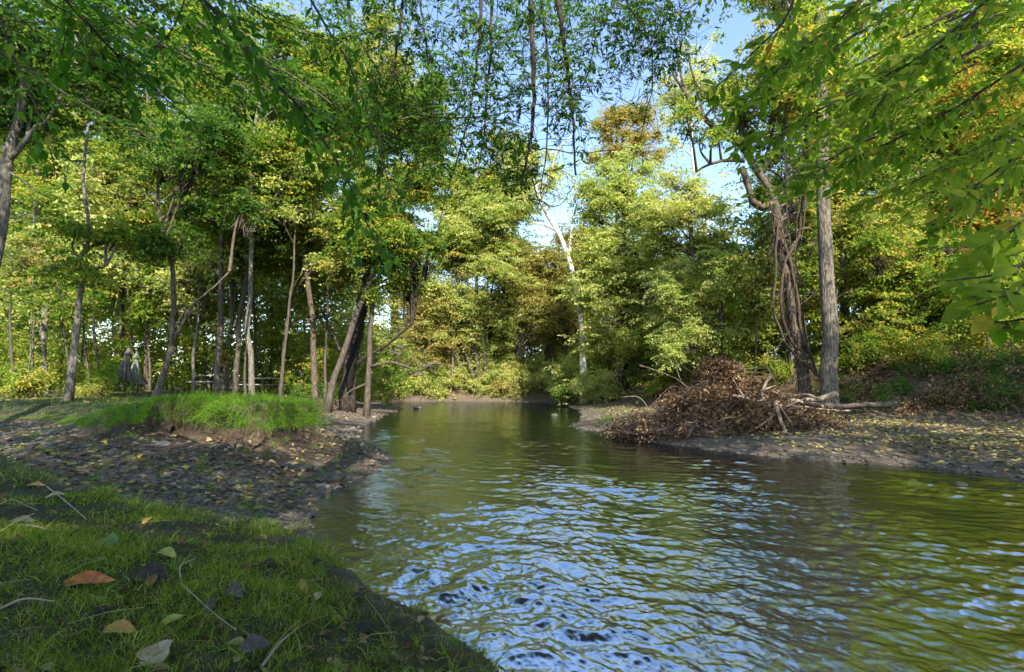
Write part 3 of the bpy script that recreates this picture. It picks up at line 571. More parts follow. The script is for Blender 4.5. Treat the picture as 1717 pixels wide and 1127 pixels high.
def many(n, marks, grp, kinds, barks, x0, dx, dr, tr, wr, spread, ls):
    rows = []
    for k in range(n):
        px = x0+k*dx+RS.uniform(-8, 8); lf_ = str(RS.choice(kinds)); bk = str(RS.choice(barks))
        rows.append((px, lf_, bk, 'slim %s-barked sapling %s, %s leaves' % (bk, where(px, marks), LC[lf_])))
    rows.sort()
    for k, (px, lf_, bk, lab) in enumerate(rows):
        same = [i for i, r_ in enumerate(rows) if r_[3] == lab]
        if len(same) > 1: lab += ', ' + ('left one' if k == same[0] else 'right one' if k == same[-1] else 'middle one')
        sapling(lab, grp, RS.uniform(*dr), px, RS.uniform(*tr), RS.uniform(*wr), lf_, bk, spread, ls)
many(26, LW, 'slim saplings in the left wood', ['green', 'mixed', 'lime'], ['dark', 'brown', 'dark', 'grey'], 20, 19.5, (19.5, 33), (240, 460), (2.6, 5.5), 45, .12)
many(14, LF, 'thin saplings on the far bank', ['lime', 'tan', 'lime'], ['dark', 'grey', 'pale'], 668, 22, (43.6, 47), (400, 540), (2.5, 5), 26, .14)
many(16, LR, 'thin saplings on the right bank', ['green', 'mixed', 'gold'], ['dark', 'brown'], 1260, 31, (20, 30), (320, 500), (3, 6), 40, .12)
# --- shrubs along the banks
def shrub(label, px, py, d, r, leaf, ls=.09, n=5, yel=0, h=1.0, cat='shrub', name='shrub', wide=1.0, dens=.8):
    c = W(px, py, d); g = hz(c[0], c[1]); root = np.array([c[0], c[1], g-.05]); R = r*d/858
    E = empty(name, root); tag(E, label, cat, 'shrubs on the creek banks')
    cm, sm = MB(), MB()
    for k in range(n):
        cc = root+[RS.uniform(-1, 1)*R*.8*wide, RS.uniform(-1, 1)*R*.6, max(.25, (c[2]-g)*RS.uniform(.5, 1.15))*h]
        tube(sm, smooth_path([root+RS.normal(size=3)*[.12, .12, 0], (root+cc)/2+RS.normal(size=3)*.08, cc], 6), np.linspace(.025, .01, 6), 4)
        crown_blob(cm, sm, cc, R*RS.uniform(.4, .62), ls, dens, sheet=False, yel=yel, src=root)
    o = sm.build('stems', BK['brown'], None, smooth=True, loc=root); o.location = (0, 0, 0); o.parent = E
    o = cm.build('foliage', G[leaf], None, loc=root); o.location = (0, 0, 0); o.parent = E
for a in [('bright yellow-green willowy shrub at the far waterline below the vine arch', 885, 628, 43.8, 42, 'lime', .12, 8, .1),
          ('lit shrub left of the foot of the white sycamore', 940, 625, 37, 40, 'lime', .11, 8, -.05),
          ('dark green bush hanging over the water below the white sycamore', 955, 652, 34.5, 26, 'deep', .09, 6, 0),
          ('rounded light green bush right of the foot of the white sycamore', 1045, 600, 34, 42, 'lime', .11, 9, -.2),
          ('green bush between the two bright maples at bank level', 1105, 600, 30, 36, 'green', .10, 7, .2),
          ('fresh green bush behind the left part of the root pile', 1150, 595, 25, 34, 'green', .085, 7, .3),
          ('green bush behind the top of the root pile, at the small tree', 1240, 590, 23, 34, 'green', .08, 6, .15),
          ('shaded bush between the root pile and the thick furrowed trunk', 1310, 605, 21, 30, 'green', .08, 6, .1),
          ('yellow-green shrub with arching stems on the far bank, left side', 720, 640, 44.6, 30, 'lime', .11, 7, 0),
          ('pale shrub beside the dark clump of trunks at the far waterline', 845, 645, 43.6, 28, 'tan', .10, 6, 0),
          ('small yellow-leaved plant under the umbrellas', 143, 663, 17.5, 12, 'gold', .07, 4, 0),
          ('dark shrub at the foot of the hollow tree', 560, 652, 22.5, 26, 'deep', .08, 7, 0),
          ('dark bushy undergrowth clump right of the picnic tables', 500, 655, 22, 24, 'deep', .08, 6, .1),
          ('leafy bush in front of the far left wood', 50, 630, 19, 40, 'green', .09, 7, .15),
          ('layered leafy shrub between snapped trunk and umbrellas', 165, 625, 19.5, 34, 'green', .09, 7, .1),
          ('bright leafy bush on top of the right bank below the leaf curtain', 1560, 575, 17.5, 34, 'green', .085, 7, .3),
          ('dark green bush on the right bank right of the furrowed trunk', 1450, 585, 19, 34, 'green', .085, 7, 0)]:
    shrub(a[0], a[1], a[2], a[3], a[4], a[5], a[6], a[7], a[8])

# --- the arched dead vine tangle beyond the creek
c0 = W(912, 570, 44.5); g0 = hz(c0[0], c0[1]); root = np.array([c0[0], c0[1], g0]); vb = MB(); vl = MB()
for k in range(420):
    a0 = RS.uniform(0, math.pi); R1 = 45*44.5/858; pp = np.array([c0[0]+math.cos(a0)*R1*RS.uniform(.6, 1.05), c0[1]+RS.normal()*.7, c0[2]+math.sin(a0)*R1*.95*RS.uniform(.75, 1.05)])
    L_ = RS.uniform(.5, 1.6); q = smooth_path([pp, pp+RS.normal(size=3)*.25-[0, 0, L_*.4], pp+RS.normal(size=3)*.3-[0, 0, L_]], 5); tube(vb, q, RS.uniform(.008, .022), 3, RS.rand(), cap=False)
for k in range(7):
    a = np.array([[c0[0]+math.cos(t_)*R1*(1-.04*k), c0[1]+RS.normal()*.2, c0[2]+math.sin(t_)*R1*.95*(1-.04*k)] for t_ in np.linspace(math.pi, .2, 9)]); a[0][2] = g0-.1
    tube(vb, smooth_path(a, 24), .05, 5, .1)
for k in range(10):
    crown_blob(vl, None, c0+[RS.uniform(-1, 1)*R1*.7, RS.normal()*.5, R1*RS.uniform(.2, .9)], .6, .09, .6, sheet=False)
E = empty('vine_tangle', root); tag(E, 'dead brown vine tangle arching like a dome left of the white sycamore', 'vine tangle')
o = vb.build('stems', BK['dark'], None, loc=root); o.location = (0, 0, 0); o.parent = E
o = vl.build('foliage', G['dead'], None, loc=root); o.location = (0, 0, 0); o.parent = E

# --- far woods that read as one mass, and low undergrowth
def mass(name, label, n, fx, fy, zlo, zhi, ls, leaf, rr_=(1.6, 2.8), dens=.5, yel=0, trunks=0, sheet=True):
    cm = MB(); tk = MB()
    for k in range(n):
        x = fx(); y = fy(x); top = zhi(x, y); g = hz(x, y)
        z = g+zlo+(top-zlo)*RS.rand()**.9
        crown_blob(cm, None, (x, y, z), RS.uniform(*rr_), ls, dens, yel=yel+RS.normal()*.06, sheet=sheet)
    o = cm.build(name, G[leaf]); tag(o, label, kind='stuff'); return o
mass('far_woods', 'deep leafy wood behind the slender left trunks', 250, lambda: RS.uniform(-48, -9), lambda x: RS.uniform(max(25, -x*.8), max(42, -x*.8+16)), .8, lambda x, y: 19, .21, 'mixed', dens=.34, yel=-.1)
mass('far_woods', 'golden lit wood far behind the left trunks', 90, lambda: RS.uniform(-60, -14), lambda x: RS.uniform(max(44, -x*.95), max(58, -x*.95+10)), .8, lambda x, y: 20, .26, 'gold', dens=.34, yel=-.1)
mass('far_woods', 'sunlit wood beyond the far bank', 190, lambda: RS.uniform(-14, 20), lambda x: RS.uniform(48, 62), .5, lambda x, y: 16 if 6 < x < 17 else (9.5 if x > -9 else 6.5), .22, 'lime', dens=.5, yel=-.05)
mass('far_woods', 'wood behind the right bank', 190, lambda: RS.uniform(12, 58), lambda x: RS.uniform(max(26, x*.75), max(42, x*.75+14)), .6, lambda x, y: 9 if x < 18 else 19, .19, 'mixed', dens=.45, yel=-.1)
def ymound(x): 
    return np.interp(x, [-30, -17, -9, -8.3], [19.5, 17.5, 19.5, 24])
mass('undergrowth', 'low leafy undergrowth at the edge of the left wood', 120, lambda: RS.uniform(-32, -8.2), lambda x: float(ymound(x))+4+RS.uniform(0, 9), .15, lambda x, y: 3.0, .10, 'green', (.5, 1.1), .55, .1)
mass('undergrowth', 'green undergrowth on top of the right bank', 110, lambda: RS.uniform(9.5, 34), lambda x: float(np.interp(x, [9, 13, 20, 34], [24, 18.5, 14.5, 12]))+RS.uniform(.5, 8), .1, lambda x, y: 2.6, .10, 'green', (.5, 1.1), .55, .15)
mass('far_woods', 'low sunlit thicket behind the far bank', 110, lambda: RS.uniform(-24, 14), lambda x: RS.uniform(46, 54), .1, lambda x, y: 5.0, .17, 'lime', (1.0, 1.9), .6, -.1)
mass('undergrowth', 'pale growth along the far bank at the waterline', 150, lambda: RS.uniform(-15, 9), lambda x: RS.uniform(44.3, 48) if x < 3 else RS.uniform(40, 46), .1, lambda x, y: 2.6, .13, 'lime', (.5, 1.2), .55, 0)
mass('undergrowth', 'sunlit brush overhanging the far waterline', 190, lambda: RS.uniform(-14, 2), lambda x: float(np.interp(x, [-14, -8, 2], [44.4, 42.9, 42.6]))+RS.uniform(.3, 3), .15, lambda x, y: .5+.9*(y-42), .12, 'lime', (.4, .9), .6, 0)
mass('undergrowth', 'bright leafy growth hiding the foot of the white sycamore', 34, lambda: RS.uniform(3.9, 6.4), lambda x: RS.uniform(31.3, 32.8), .3, lambda x, y: 1.7, .11, 'lime', (.35, .7), .7, 0)
mass('undergrowth', 'green thicket behind the vine-covered and furrowed trunks', 60, lambda: RS.uniform(10, 17), lambda x: RS.uniform(24, 34), .1, lambda x, y: 5.0, .11, 'green', (.8, 1.5), .6, .15)
mass('undergrowth', 'leafy thicket behind the root pile', 80, lambda: RS.uniform(5.5, 14), lambda x: RS.uniform(max(22, 40-x*1.6), 42), .1, lambda x, y: 4.5, .11, 'green', (.7, 1.5), .6, .2)
print('LEAVES', TOTAL[0])

mass('far_woods', 'shaded green depth low behind the left trunks', 150, lambda: RS.uniform(-40, -8.5), lambda x: RS.uniform(max(27, -x*.85), max(40, -x*.85+12)), .3, lambda x, y: 7.5, .17, 'lime', (1.1, 2.0), .42, -.2)
mass('far_woods', 'low leafy depth behind the right bank trees', 110, lambda: RS.uniform(9, 46), lambda x: RS.uniform(max(25, x*.8), max(38, x*.8+12)), .3, lambda x, y: 7.5, .15, 'green', (1.1, 2.0), .5, .2)
# ------------------------------------------------------------------ overhanging trees near the camera (trunks outside the frame)
def near_branch(P, r0, r1, tl, step, L, asp=.55, droop=.3, hue=.4, parent=None, leafm='near', side=None, wood='twig', fan=.8, big=True, label=None, wmb=None, lmb=None, start=.08, seedy=0, drop=.0, normal_up=1.0):
    """a limb with alternating side twigs that carry leaves left and right"""
    P = np.asarray(P, float)
    Ltot = np.linalg.norm(np.diff(P, axis=0), axis=1).sum(); n = max(8, int(Ltot/.07)); q = smooth_path(P, n)
    q = q+.012*np.stack([noise(np.arange(n)*.35, np.full(n, RS.rand()*99), 13) for _ in range(3)], 1)
    own = wmb is None
    if own: wmb, lmb = MB(), MB()
    tube(wmb, q, np.linspace(r0, r1, n), 6)
    T = np.gradient(q, axis=0); T = nrm(T)
    Cs, Us, Ns, Hs, Ls = [], [], [], [], []
    s = start*Ltot; sg = 1; gap = step
    while s < Ltot:
        i = min(n-1, int(s/Ltot*(n-1))); t_ = T[i]
        sd = np.cross(t_, [0, 0, 1]) if side is None else np.array(side)-t_*np.dot(side, t_)
        sd = sd/(np.linalg.norm(sd)+1e-6)
        l = tl*(1-.65*(s/Ltot)**1.5)*RS.uniform(.55, 1.15)
        dr = t_*RS.uniform(.5, .9)+sd*sg*fan*RS.uniform(.7, 1.2)+RS.normal(size=3)*.18-np.array([0, 0, drop])
        dr /= np.linalg.norm(dr); k = max(3, int(l/(L*.55)))
        tp = q[i]+dr*np.linspace(0, l, k+1)[:, None]; tp[:, 2] -= droop*.35*np.linspace(0, 1, k+1)**2*l
        if k+1 >= 4: tube(wmb, tp, np.linspace(.0028+.2*r1, .0011, k+1), 3, cap=False)
        up = nrm(np.array([0, -.45, normal_up])+RS.normal(size=3)*.25)
        ts = np.cross(dr, up); ts /= np.linalg.norm(ts)+1e-6
        for m_ in range(1, k+1):
            for s2 in ((1, -1) if m_ == k else ((1,) if m_ % 2 else (-1,))):
                u = dr*RS.uniform(.35, .8)+ts*s2*RS.uniform(.5, 1.0)+RS.normal(size=3)*.18-np.array([0, 0, droop*RS.uniform(.4, 1.3)])
                Cs.append(tp[m_]+RS.normal(size=3)*.006); Us.append(u); Ns.append(up+RS.normal(size=3)*.38+ts*s2*.2)
                Ls.append(L*RS.uniform(.6, 1.15)); Hs.append(hue+RS.normal()*.2)
        s += gap*RS.uniform(.6, 1.4); sg = -sg
    Cs, Us, Ns, Ls, Hs = map(np.array, (Cs, Us, Ns, Ls, Hs)); Hs = np.clip(Hs, 0, 1)
    yl = RS.rand(len(Hs)) < seedy; Hs[yl] = RS.uniform(.86, 1, yl.sum())
    if big: bigleaves(lmb, Cs, Us, Ns, Ls, Ls*asp, Hs)
    else: leafquads(lmb, Cs+nrm(Us)*Ls[:, None]*.5, Us, Ns, Ls, Ls*asp, Hs)
    TOTAL[0] += len(Cs)
    if own:
        b = wmb.build('branch', BK[wood], parent, smooth=True)
        if label: b['label'] = label
        l_ = lmb.build('foliage', G[leafm], b)
        return b
def host(name, label, base, trunk, w0, w1, bark, crowns, ls=.15, leaf='green', limbs=(), grp=None):
    root = np.array([base[0], base[1], hz(*base)-.1]); E = empty(name, root); tag(E, label, 'tree', grp)
    E.location = (0, 0, 0); P = [root]+[np.array(p_) for p_ in trunk]; n = 30
    m_ = MB(); pth = smooth_path(P, n); tube(m_, pth, np.linspace(w0, w1, n)*(1+.4*np.exp(-np.arange(n)*.6)), 14, lump=.12); m_.build('trunk', BK[bark], E, smooth=True)
    bm_, cm = MB(), MB()
    for lp, a, b_ in limbs: tube(bm_, smooth_path(lp, 24), np.linspace(a, b_, 24), 8, lump=.1)
    for c in crowns:
        c = np.array(c, float); s_ = pth[np.argmin(np.linalg.norm(pth-c[:3], axis=1))]
        tube(bm_, smooth_path([s_, (s_+c[:3])/2+[0, 0, .5], c[:3]], 8), np.linspace(.07, .015, 8), 5, cap=False)
        crown_blob(cm, bm_, c[:3], c[3], ls, .42, src=s_)
    bm_.build('branches', BK[bark], E, smooth=True); cm.build('crown', G[leaf], E)
    return E
def path_px(pts, d0, d1): return [W(a, b, d0+(d1-d0)*i/(len(pts)-1)) for i, (a, b) in enumerate(pts)]

# left beech, trunk left of the frame
EL = host('beech_tree', 'beech reaching in from the left, broad green leaves on drooping dark limbs', (-7.2, 2.6), [(-7.0, 2.8, 4), (-6.6, 3.0, 8), (-6.4, 3.2, 13)], .28, .10, 'grey',
          [(-9, 1, 9.5, 2.4), (-4.5, 0.5, 9.6, 2.4), (-8.5, 5, 12.5, 2.6), (-4.2, 3.2, 11, 2.2), (-10.5, 4.5, 10, 2.5), (-6, 2, 13.5, 2.6), (-3.2, -2.2, 9, 2.0)], limbs=[([(-6.9, 2.9, 5), (-5.2, 2.6, 6.2), (-3.5, 2.5, 5.2), (-2.1, 2.4, 3.6)], .06, .02), ([(-7, 2.8, 4.2), (-5, 3.2, 4.8), (-3.4, 3.2, 4.4)], .05, .02)])
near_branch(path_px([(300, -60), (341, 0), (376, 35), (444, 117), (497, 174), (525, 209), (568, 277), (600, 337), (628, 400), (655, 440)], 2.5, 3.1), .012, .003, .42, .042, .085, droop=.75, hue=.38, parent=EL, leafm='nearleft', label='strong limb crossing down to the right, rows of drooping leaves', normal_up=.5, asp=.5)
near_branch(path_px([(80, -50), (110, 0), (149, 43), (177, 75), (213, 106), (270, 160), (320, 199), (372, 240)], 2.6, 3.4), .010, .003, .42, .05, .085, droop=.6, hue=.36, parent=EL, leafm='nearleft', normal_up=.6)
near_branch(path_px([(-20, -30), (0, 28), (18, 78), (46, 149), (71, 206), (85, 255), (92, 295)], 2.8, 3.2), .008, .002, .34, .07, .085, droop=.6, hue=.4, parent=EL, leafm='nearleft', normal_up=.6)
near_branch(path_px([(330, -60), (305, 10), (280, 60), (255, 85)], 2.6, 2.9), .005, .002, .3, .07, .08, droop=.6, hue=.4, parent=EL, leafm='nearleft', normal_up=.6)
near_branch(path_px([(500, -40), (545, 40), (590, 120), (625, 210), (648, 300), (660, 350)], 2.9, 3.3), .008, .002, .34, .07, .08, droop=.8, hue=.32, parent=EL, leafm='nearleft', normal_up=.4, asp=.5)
for k in range(34):                                     # middle layers, leaves already small in the picture
    x0 = RS.uniform(-330, 330); y0 = RS.uniform(-260, 60); L0 = RS.uniform(220, 420); d0 = RS.uniform(4.2, 8)
    pts = [(x0+L0*t_, y0+L0*t_*RS.uniform(.42, .56)+20*math.sin(3*t_)) for t_ in (0, .33, .66, 1)]
    if pts[-1][1] > 300: continue
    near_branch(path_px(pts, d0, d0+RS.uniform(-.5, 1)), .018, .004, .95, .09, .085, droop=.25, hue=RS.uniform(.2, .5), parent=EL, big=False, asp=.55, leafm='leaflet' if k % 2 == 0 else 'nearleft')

# ash hanging down over the middle
EC = host('ash_tree', 'tree hanging over the middle of the stream, narrow leaflets on long dangling dark stems', (-1.6, -2.6), [(-1.0, -1.6, 3.2), (-.2, 0, 6.5), (.6, 1.8, 9.5), (1.0, 3.0, 13)], .26, .08, 'dark',
          [(3.5, -4.5, 10, 2.6), (1.5, 1.0, 11.5, 2.3), (4.5, -1.2, 10.5, 2.3), (-2, 2, 12, 2.2), (6.5, -6, 9, 2.6), (0, -8, 9.5, 2.6)],
          limbs=[([(-.2, 0, 6.5), (-.6, 2.2, 7.4), (-.8, 4.0, 7.0), (-.6, 5.6, 6.2)], .08, .03), ([(.3, 1.2, 8.4), (.5, 3, 8.4), (.6, 4.6, 7.4), (.6, 5.6, 6.2)], .08, .03)])
def compound(lmb, c, u, nn, L, hue, k=2, pal=False):
    """one compound leaf: rachis with paired leaflets and a terminal one"""
    u = nrm(u); s_ = nrm(np.cross(nn, u)); Cs, Us = [], []
    for i in range(k):
        for g in (-1, 1):
            Cs.append(c+u*L*(.35+.5*i) if not pal else c+u*L*.2); Us.append(u*(.75 if not pal else RS.uniform(.2, 1))+s_*g*RS.uniform(.7, 1))
    Cs.append(c+u*L*(.35+.5*k-.3) if not pal else c+u*L*.2); Us.append(u)
    Cs = np.array(Cs); Us = nrm(np.array(Us)+RS.normal(size=(len(Cs), 3))*.12); n = len(Cs)
    bigl = L*RS.uniform(.8, 1.1, n)
    leafquads(lmb, Cs+Us*(bigl*.5)[:, None], Us, nn+RS.normal(size=(n, 3))*.25, bigl, bigl*.42, np.clip(hue+RS.normal(size=n)*.12, 0, 1), fold=.1)
stems = [([(676, -40), (675, 0), (670, 50), (661, 103), (648, 145), (635, 185)], .011, .004, 5), ([(661, 103), (667, 140), (680, 175), (688, 215)], .007, .002, 5),
         ([(806, -40), (805, 0), (803, 70), (795, 140), (785, 200), (760, 290), (735, 380)], .012, .002, 4.7), ([(825, -40), (824, 0), (822, 90), (815, 170), (812, 230), (801, 285)], .012, .003, 4.9),
         ([(889, -40), (890, 0), (895, 106), (895, 160), (892, 213), (884, 260), (873, 308)], .017, .006, 4.4), ([(905, -40), (910, 18), (916, 80), (920, 142), (919, 220), (911, 290), (905, 330)], .010, .002, 4.8),
         ([(933, -40), (936, 0), (943, 50), (946, 90), (953, 140), (961, 213), (966, 295)], .015, .005, 4.2), ([(1040, -40), (1053, 7), (1075, 40), (1092, 80), (1094, 142), (1082, 200), (1064, 263), (1050, 320)], .006, .0015, 4.6),
         ([(700, -30), (712, 60), (722, 150), (730, 215)], .008, .002, 5.3), ([(1000, 10), (995, 90), (975, 150), (962, 180)], .005, .0015, 4.6), ([(560, -30), (600, 60), (640, 130), (690, 200), (720, 270)], .007, .002, 5.6),
         ([(900, 250), (930, 251), (990, 256), (1050, 248), (1085, 262)], .004, .001, 4.5), ([(670, 198), (730, 197), (800, 197), (845, 190), (893, 180)], .005, .003, 4.7), ([(893, 300), (905, 335), (935, 345), (960, 315)], .004, .0015, 4.4)]
for si, (pts, r0, r1, d0) in enumerate(stems):
    wm, lm = MB(), MB()
    P = np.array(path_px(pts, d0, d0+.3)); n = 40; q = smooth_path(P, n); q += .012*np.stack([noise(np.arange(n)*.4, np.full(n, si+.5+a_), 14) for a_ in (0, 3, 7)], 1)
    tube(wm, q, np.linspace(r0, r1, n)*1.7, 7, lump=.15)
    for k in range(16 if si < 11 else 6):              # bare side twigs
        i = RS.randint(6, n-2); dr = RS.normal(size=3)*[1, .6, .5]-[0, 0, .55]; dr /= np.linalg.norm(dr); l = RS.uniform(.12, .55)
        tw_ = smooth_path([q[i], q[i]+dr*l*.5+RS.normal(size=3)*.03, q[i]+dr*l-[0, 0, .1*l]], 6); tube(wm, tw_, np.linspace(.0035, .001, 6), 4, cap=False)
    b = wm.build('hanging_stem', BK['twig'], EC, smooth=True)
wm, lm = MB(), MB()
def twigfall(px, py, d, l, dens=1.0, hue=.4, Lf=.075):
    a = W(px, py, d); dr = np.array([RS.normal()*.45, RS.normal()*.4, -1]); dr /= np.linalg.norm(dr); n = 7
    q = smooth_path([a, a+dr*l*.5+RS.normal(size=3)*.09, a+dr*l+RS.normal(size=3)*.2], n); tube(wm, q, np.linspace(.004, .0012, n), 4, cap=False)
    m_ = max(3, int(l/.045*dens))
    for j_ in range(m_):
        t_ = (j_+.5)/m_; c = q[min(n-1, int(t_*n))]+RS.normal(size=3)*.012
        u = np.array([RS.normal()*.8, RS.normal()*.6, RS.uniform(-1.0, .1)]); nn = nrm(np.array([RS.normal()*.6, -.5, .8]))
        compound(lm, c, u, nn, Lf*RS.uniform(.75, 1.15), hue, 2 if RS.rand() < .7 else 1)
for k in range(460):
    x = RS.uniform(545, 1010); lim = np.interp(x, [545, 640, 760, 860, 960, 1010], [80, 215, 260, 215, 170, 80]); y = RS.uniform(-60, lim)
    if RS.rand() > np.interp(x, [545, 700, 900, 960, 1010], [.5, 1, 1, .6, .25])*np.interp(y/lim, [0, .7, 1], [1, .8, .5]): continue
    twigfall(x, y, RS.uniform(4.2, 6.8), RS.uniform(.25, .6), hue=RS.uniform(.25, .6))
for k in range(90): twigfall(RS.uniform(1000, 1150), RS.uniform(-40, 85), RS.uniform(4.2, 5.5), RS.uniform(.15, .4), hue=.3)
for k in range(70): twigfall(RS.uniform(985, 1180), RS.uniform(20, 170), RS.uniform(4.4, 5.6), RS.uniform(.1, .3), .6, hue=.5, Lf=.05)
for k in range(26): twigfall(RS.uniform(940, 975), RS.uniform(60, 190), 4.3, RS.uniform(.08, .2), hue=.6)
for k in range(40): twigfall(RS.uniform(800, 900), RS.uniform(220, 300), 4.8, RS.uniform(.08, .25), hue=.6)
for k in range(60): twigfall(RS.uniform(600, 760), RS.uniform(150, 290), RS.uniform(5, 6.5), RS.uniform(.2, .45), .8, hue=.35)
tb = wm.build('hanging_twigs', BK['twig'], EC, smooth=True); lm.build('foliage', G['leaflet'], EC)

# right beech: limbs come in from the upper right
ER = host('beech_tree', 'beech reaching in from the right, layered green and yellow leaves on slanting limbs', (1.9, -4.4), [(2.2, -3.4, 3.5), (3.2, -1.8, 7), (4.2, -.4, 11)], .24, .08, 'grey',
          [(8, 0, 9.5, 2.4), (9.5, -4, 9, 2.8), (11, 2.5, 11.5, 2.5), (8, 3.5, 12, 2.3), (12.5, -1, 11, 2.6), (7, -8, 10, 2.8)],
          limbs=[([(2.6, -2.8, 5), (4.2, -.6, 6), (5.2, 1.6, 5.6), (4.6, 3.2, 4.6)], .07, .02), ([(3, -2.2, 6.3), (5.5, 0, 7), (6.8, 2.6, 6.2), (6.4, 4.4, 5)], .07, .02)])
def R_(pts, d0, d1, **kw):
    a = dict(droop=.45, hue=.42, parent=ER, seedy=.07, leafm='near', asp=.58, normal_up=.55); a.update(kw); r0 = a.pop('r0', .010); tl = a.pop('tl', .42); st = a.pop('step', .036); L = a.pop('L', .078)
    near_branch(path_px(pts, d0, d1), r0, .002, tl, st, L, **a)
R_([(1740, -70), (1653, 3), (1561, 82), (1507, 135), (1465, 192), (1430, 260)], 2.6, 2.9, r0=.012, label='main slanting limb with pointed leaves')
R_([(1350, -60), (1330, 0), (1309, 43), (1270, 82), (1225, 125), (1188, 156)], 2.7, 2.9, tl=.3, L=.085, step=.06)
R_([(1500, -60), (1420, 20), (1340, 90), (1280, 140), (1225, 190)], 2.9, 3.0, tl=.4, L=.085)
R_([(1640, 40), (1520, 110), (1400, 170), (1300, 220), (1240, 240)], 2.8, 3.0, tl=.36)
R_([(1780, 60), (1650, 150), (1530, 220), (1420, 270), (1330, 300)], 2.8, 3.2, tl=.42)
R_([(1780, 150), (1690, 220), (1600, 270), (1500, 320), (1430, 350)], 3.0, 3.4, leafm='nearyel', tl=.42)
R_([(1790, 250), (1700, 300), (1620, 350), (1560, 380)], 2.6, 2.9, tl=.36)
R_([(1770, 340), (1700, 380), (1650, 410), (1600, 450)], 2.3, 2.5, leafm='nearyel', tl=.3)
R_([(1790, 400), (1720, 440), (1660, 460), (1590, 470)], 1.75, 1.85, leafm='nearyel', L=.085, tl=.24, droop=.45, step=.05, normal_up=.7)
R_([(1790, 470), (1740, 490), (1690, 500), (1640, 515)], 1.6, 1.7, leafm='nearyel', L=.085, tl=.2, droop=.5, step=.05, normal_up=.6)
R_([(1790, 520), (1750, 530), (1705, 535), (1670, 545)], 1.7, 1.75, leafm='near', L=.08, tl=.15, droop=.5, step=.06, normal_up=.6)
R_([(1800, 330), (1730, 370), (1680, 400), (1620, 440)], 1.9, 2.1, leafm='nearyel', L=.09, tl=.3, droop=.4, normal_up=.5)
R_([(1800, 430), (1745, 455), (1700, 480), (1640, 490)], 1.65, 1.75, leafm='nearyel', L=.09, tl=.26, droop=.45, normal_up=.5)
R_([(1800, 200), (1720, 250), (1650, 300), (1590, 330)], 2.2, 2.4, leafm='nearyel', L=.09, tl=.36, normal_up=.5)
R_([(1600, -60), (1530, 0), (1450, 50), (1380, 90), (1310, 130)], 3.3, 3.6, tl=.5)
R_([(1720, -20), (1620, 60), (1520, 110), (1440, 130)], 3.6, 3.6, tl=.5)
for k in range(34):
    x0 = RS.uniform(1480, 1860); y0 = RS.uniform(-160, 300); L0 = RS.uniform(170, 330); d0 = RS.uniform(3.6, 6.5)
    pts = [(x0-L0*t_, y0+L0*t_*RS.uniform(.45, .6)) for t_ in (0, .33, .66, 1)]
    if pts[-1][1] > 400 or (pts[-1][0] < 1250): continue
    R_(pts, d0, d0+.4, tl=.75, L=.085, big=False, step=.07, droop=.2, hue=RS.uniform(.35, .55), leafm='nearyel' if k % 3 == 0 else 'near', r0=.014)
R_([(1230, -60), (1200, -20), (1160, 10), (1120, 25)], 4.4, 4.6, tl=.4, L=.07, big=False, step=.06)
host('shade_tree', 'unseen tree added right of the view to shade the right bank', (16.5, 5.5), [(16.6, 5.6, 5), (16.2, 5.9, 12)], .3, .1, 'brown', [(RS.uniform(13, 20), RS.uniform(2, 8.5), RS.uniform(7, 13), 2.4) for _ in range(12)])  # added outside the view so its crown throws shade on the right bank
host('shade_tree', 'unseen tree added to shade the near bank and gravel', (-5.5, -3.5), [(-5.3, -3.4, 5), (-5, -3, 12)], .3, .1, 'brown', [(RS.uniform(-9, 1), RS.uniform(-11, -1), RS.uniform(8, 12), 2.4) for _ in range(8)])  # unseen, put in to keep the foreground in shade
# shade casters behind the camera: two more unseen trees, added to darken the foreground
host('shade_tree', 'unseen shade tree added close behind the camera', (2.6, -7.5), [(2.6, -7.5, 4), (2.4, -8, 11)], .25, .08, 'brown', [(x_, y_, z_, 1.9) for x_, y_, z_ in ((-2, -9, 8), (0, -8.5, 8.5), (2, -9.5, 9), (4, -9, 9.5), (1, -6, 6.5), (-1.5, -6, 6.5), (3, -6.5, 7.5), (-3.5, -7.5, 8), (-1, -11, 10), (2.5, -12, 11), (0.5, -4.8, 5.2), (5, -11.5, 11))])
host('shade_tree', 'unseen shade tree added further behind the camera', (6.5+2, -11), [(8.6, -10.6, 5), (9, -10, 12)], .3, .1, 'brown', [(9+RS.normal()*3, -8.5+RS.normal()*3, RS.uniform(8.5, 14), 2.6) for _ in range(9)])
print('LEAVES', TOTAL[0])
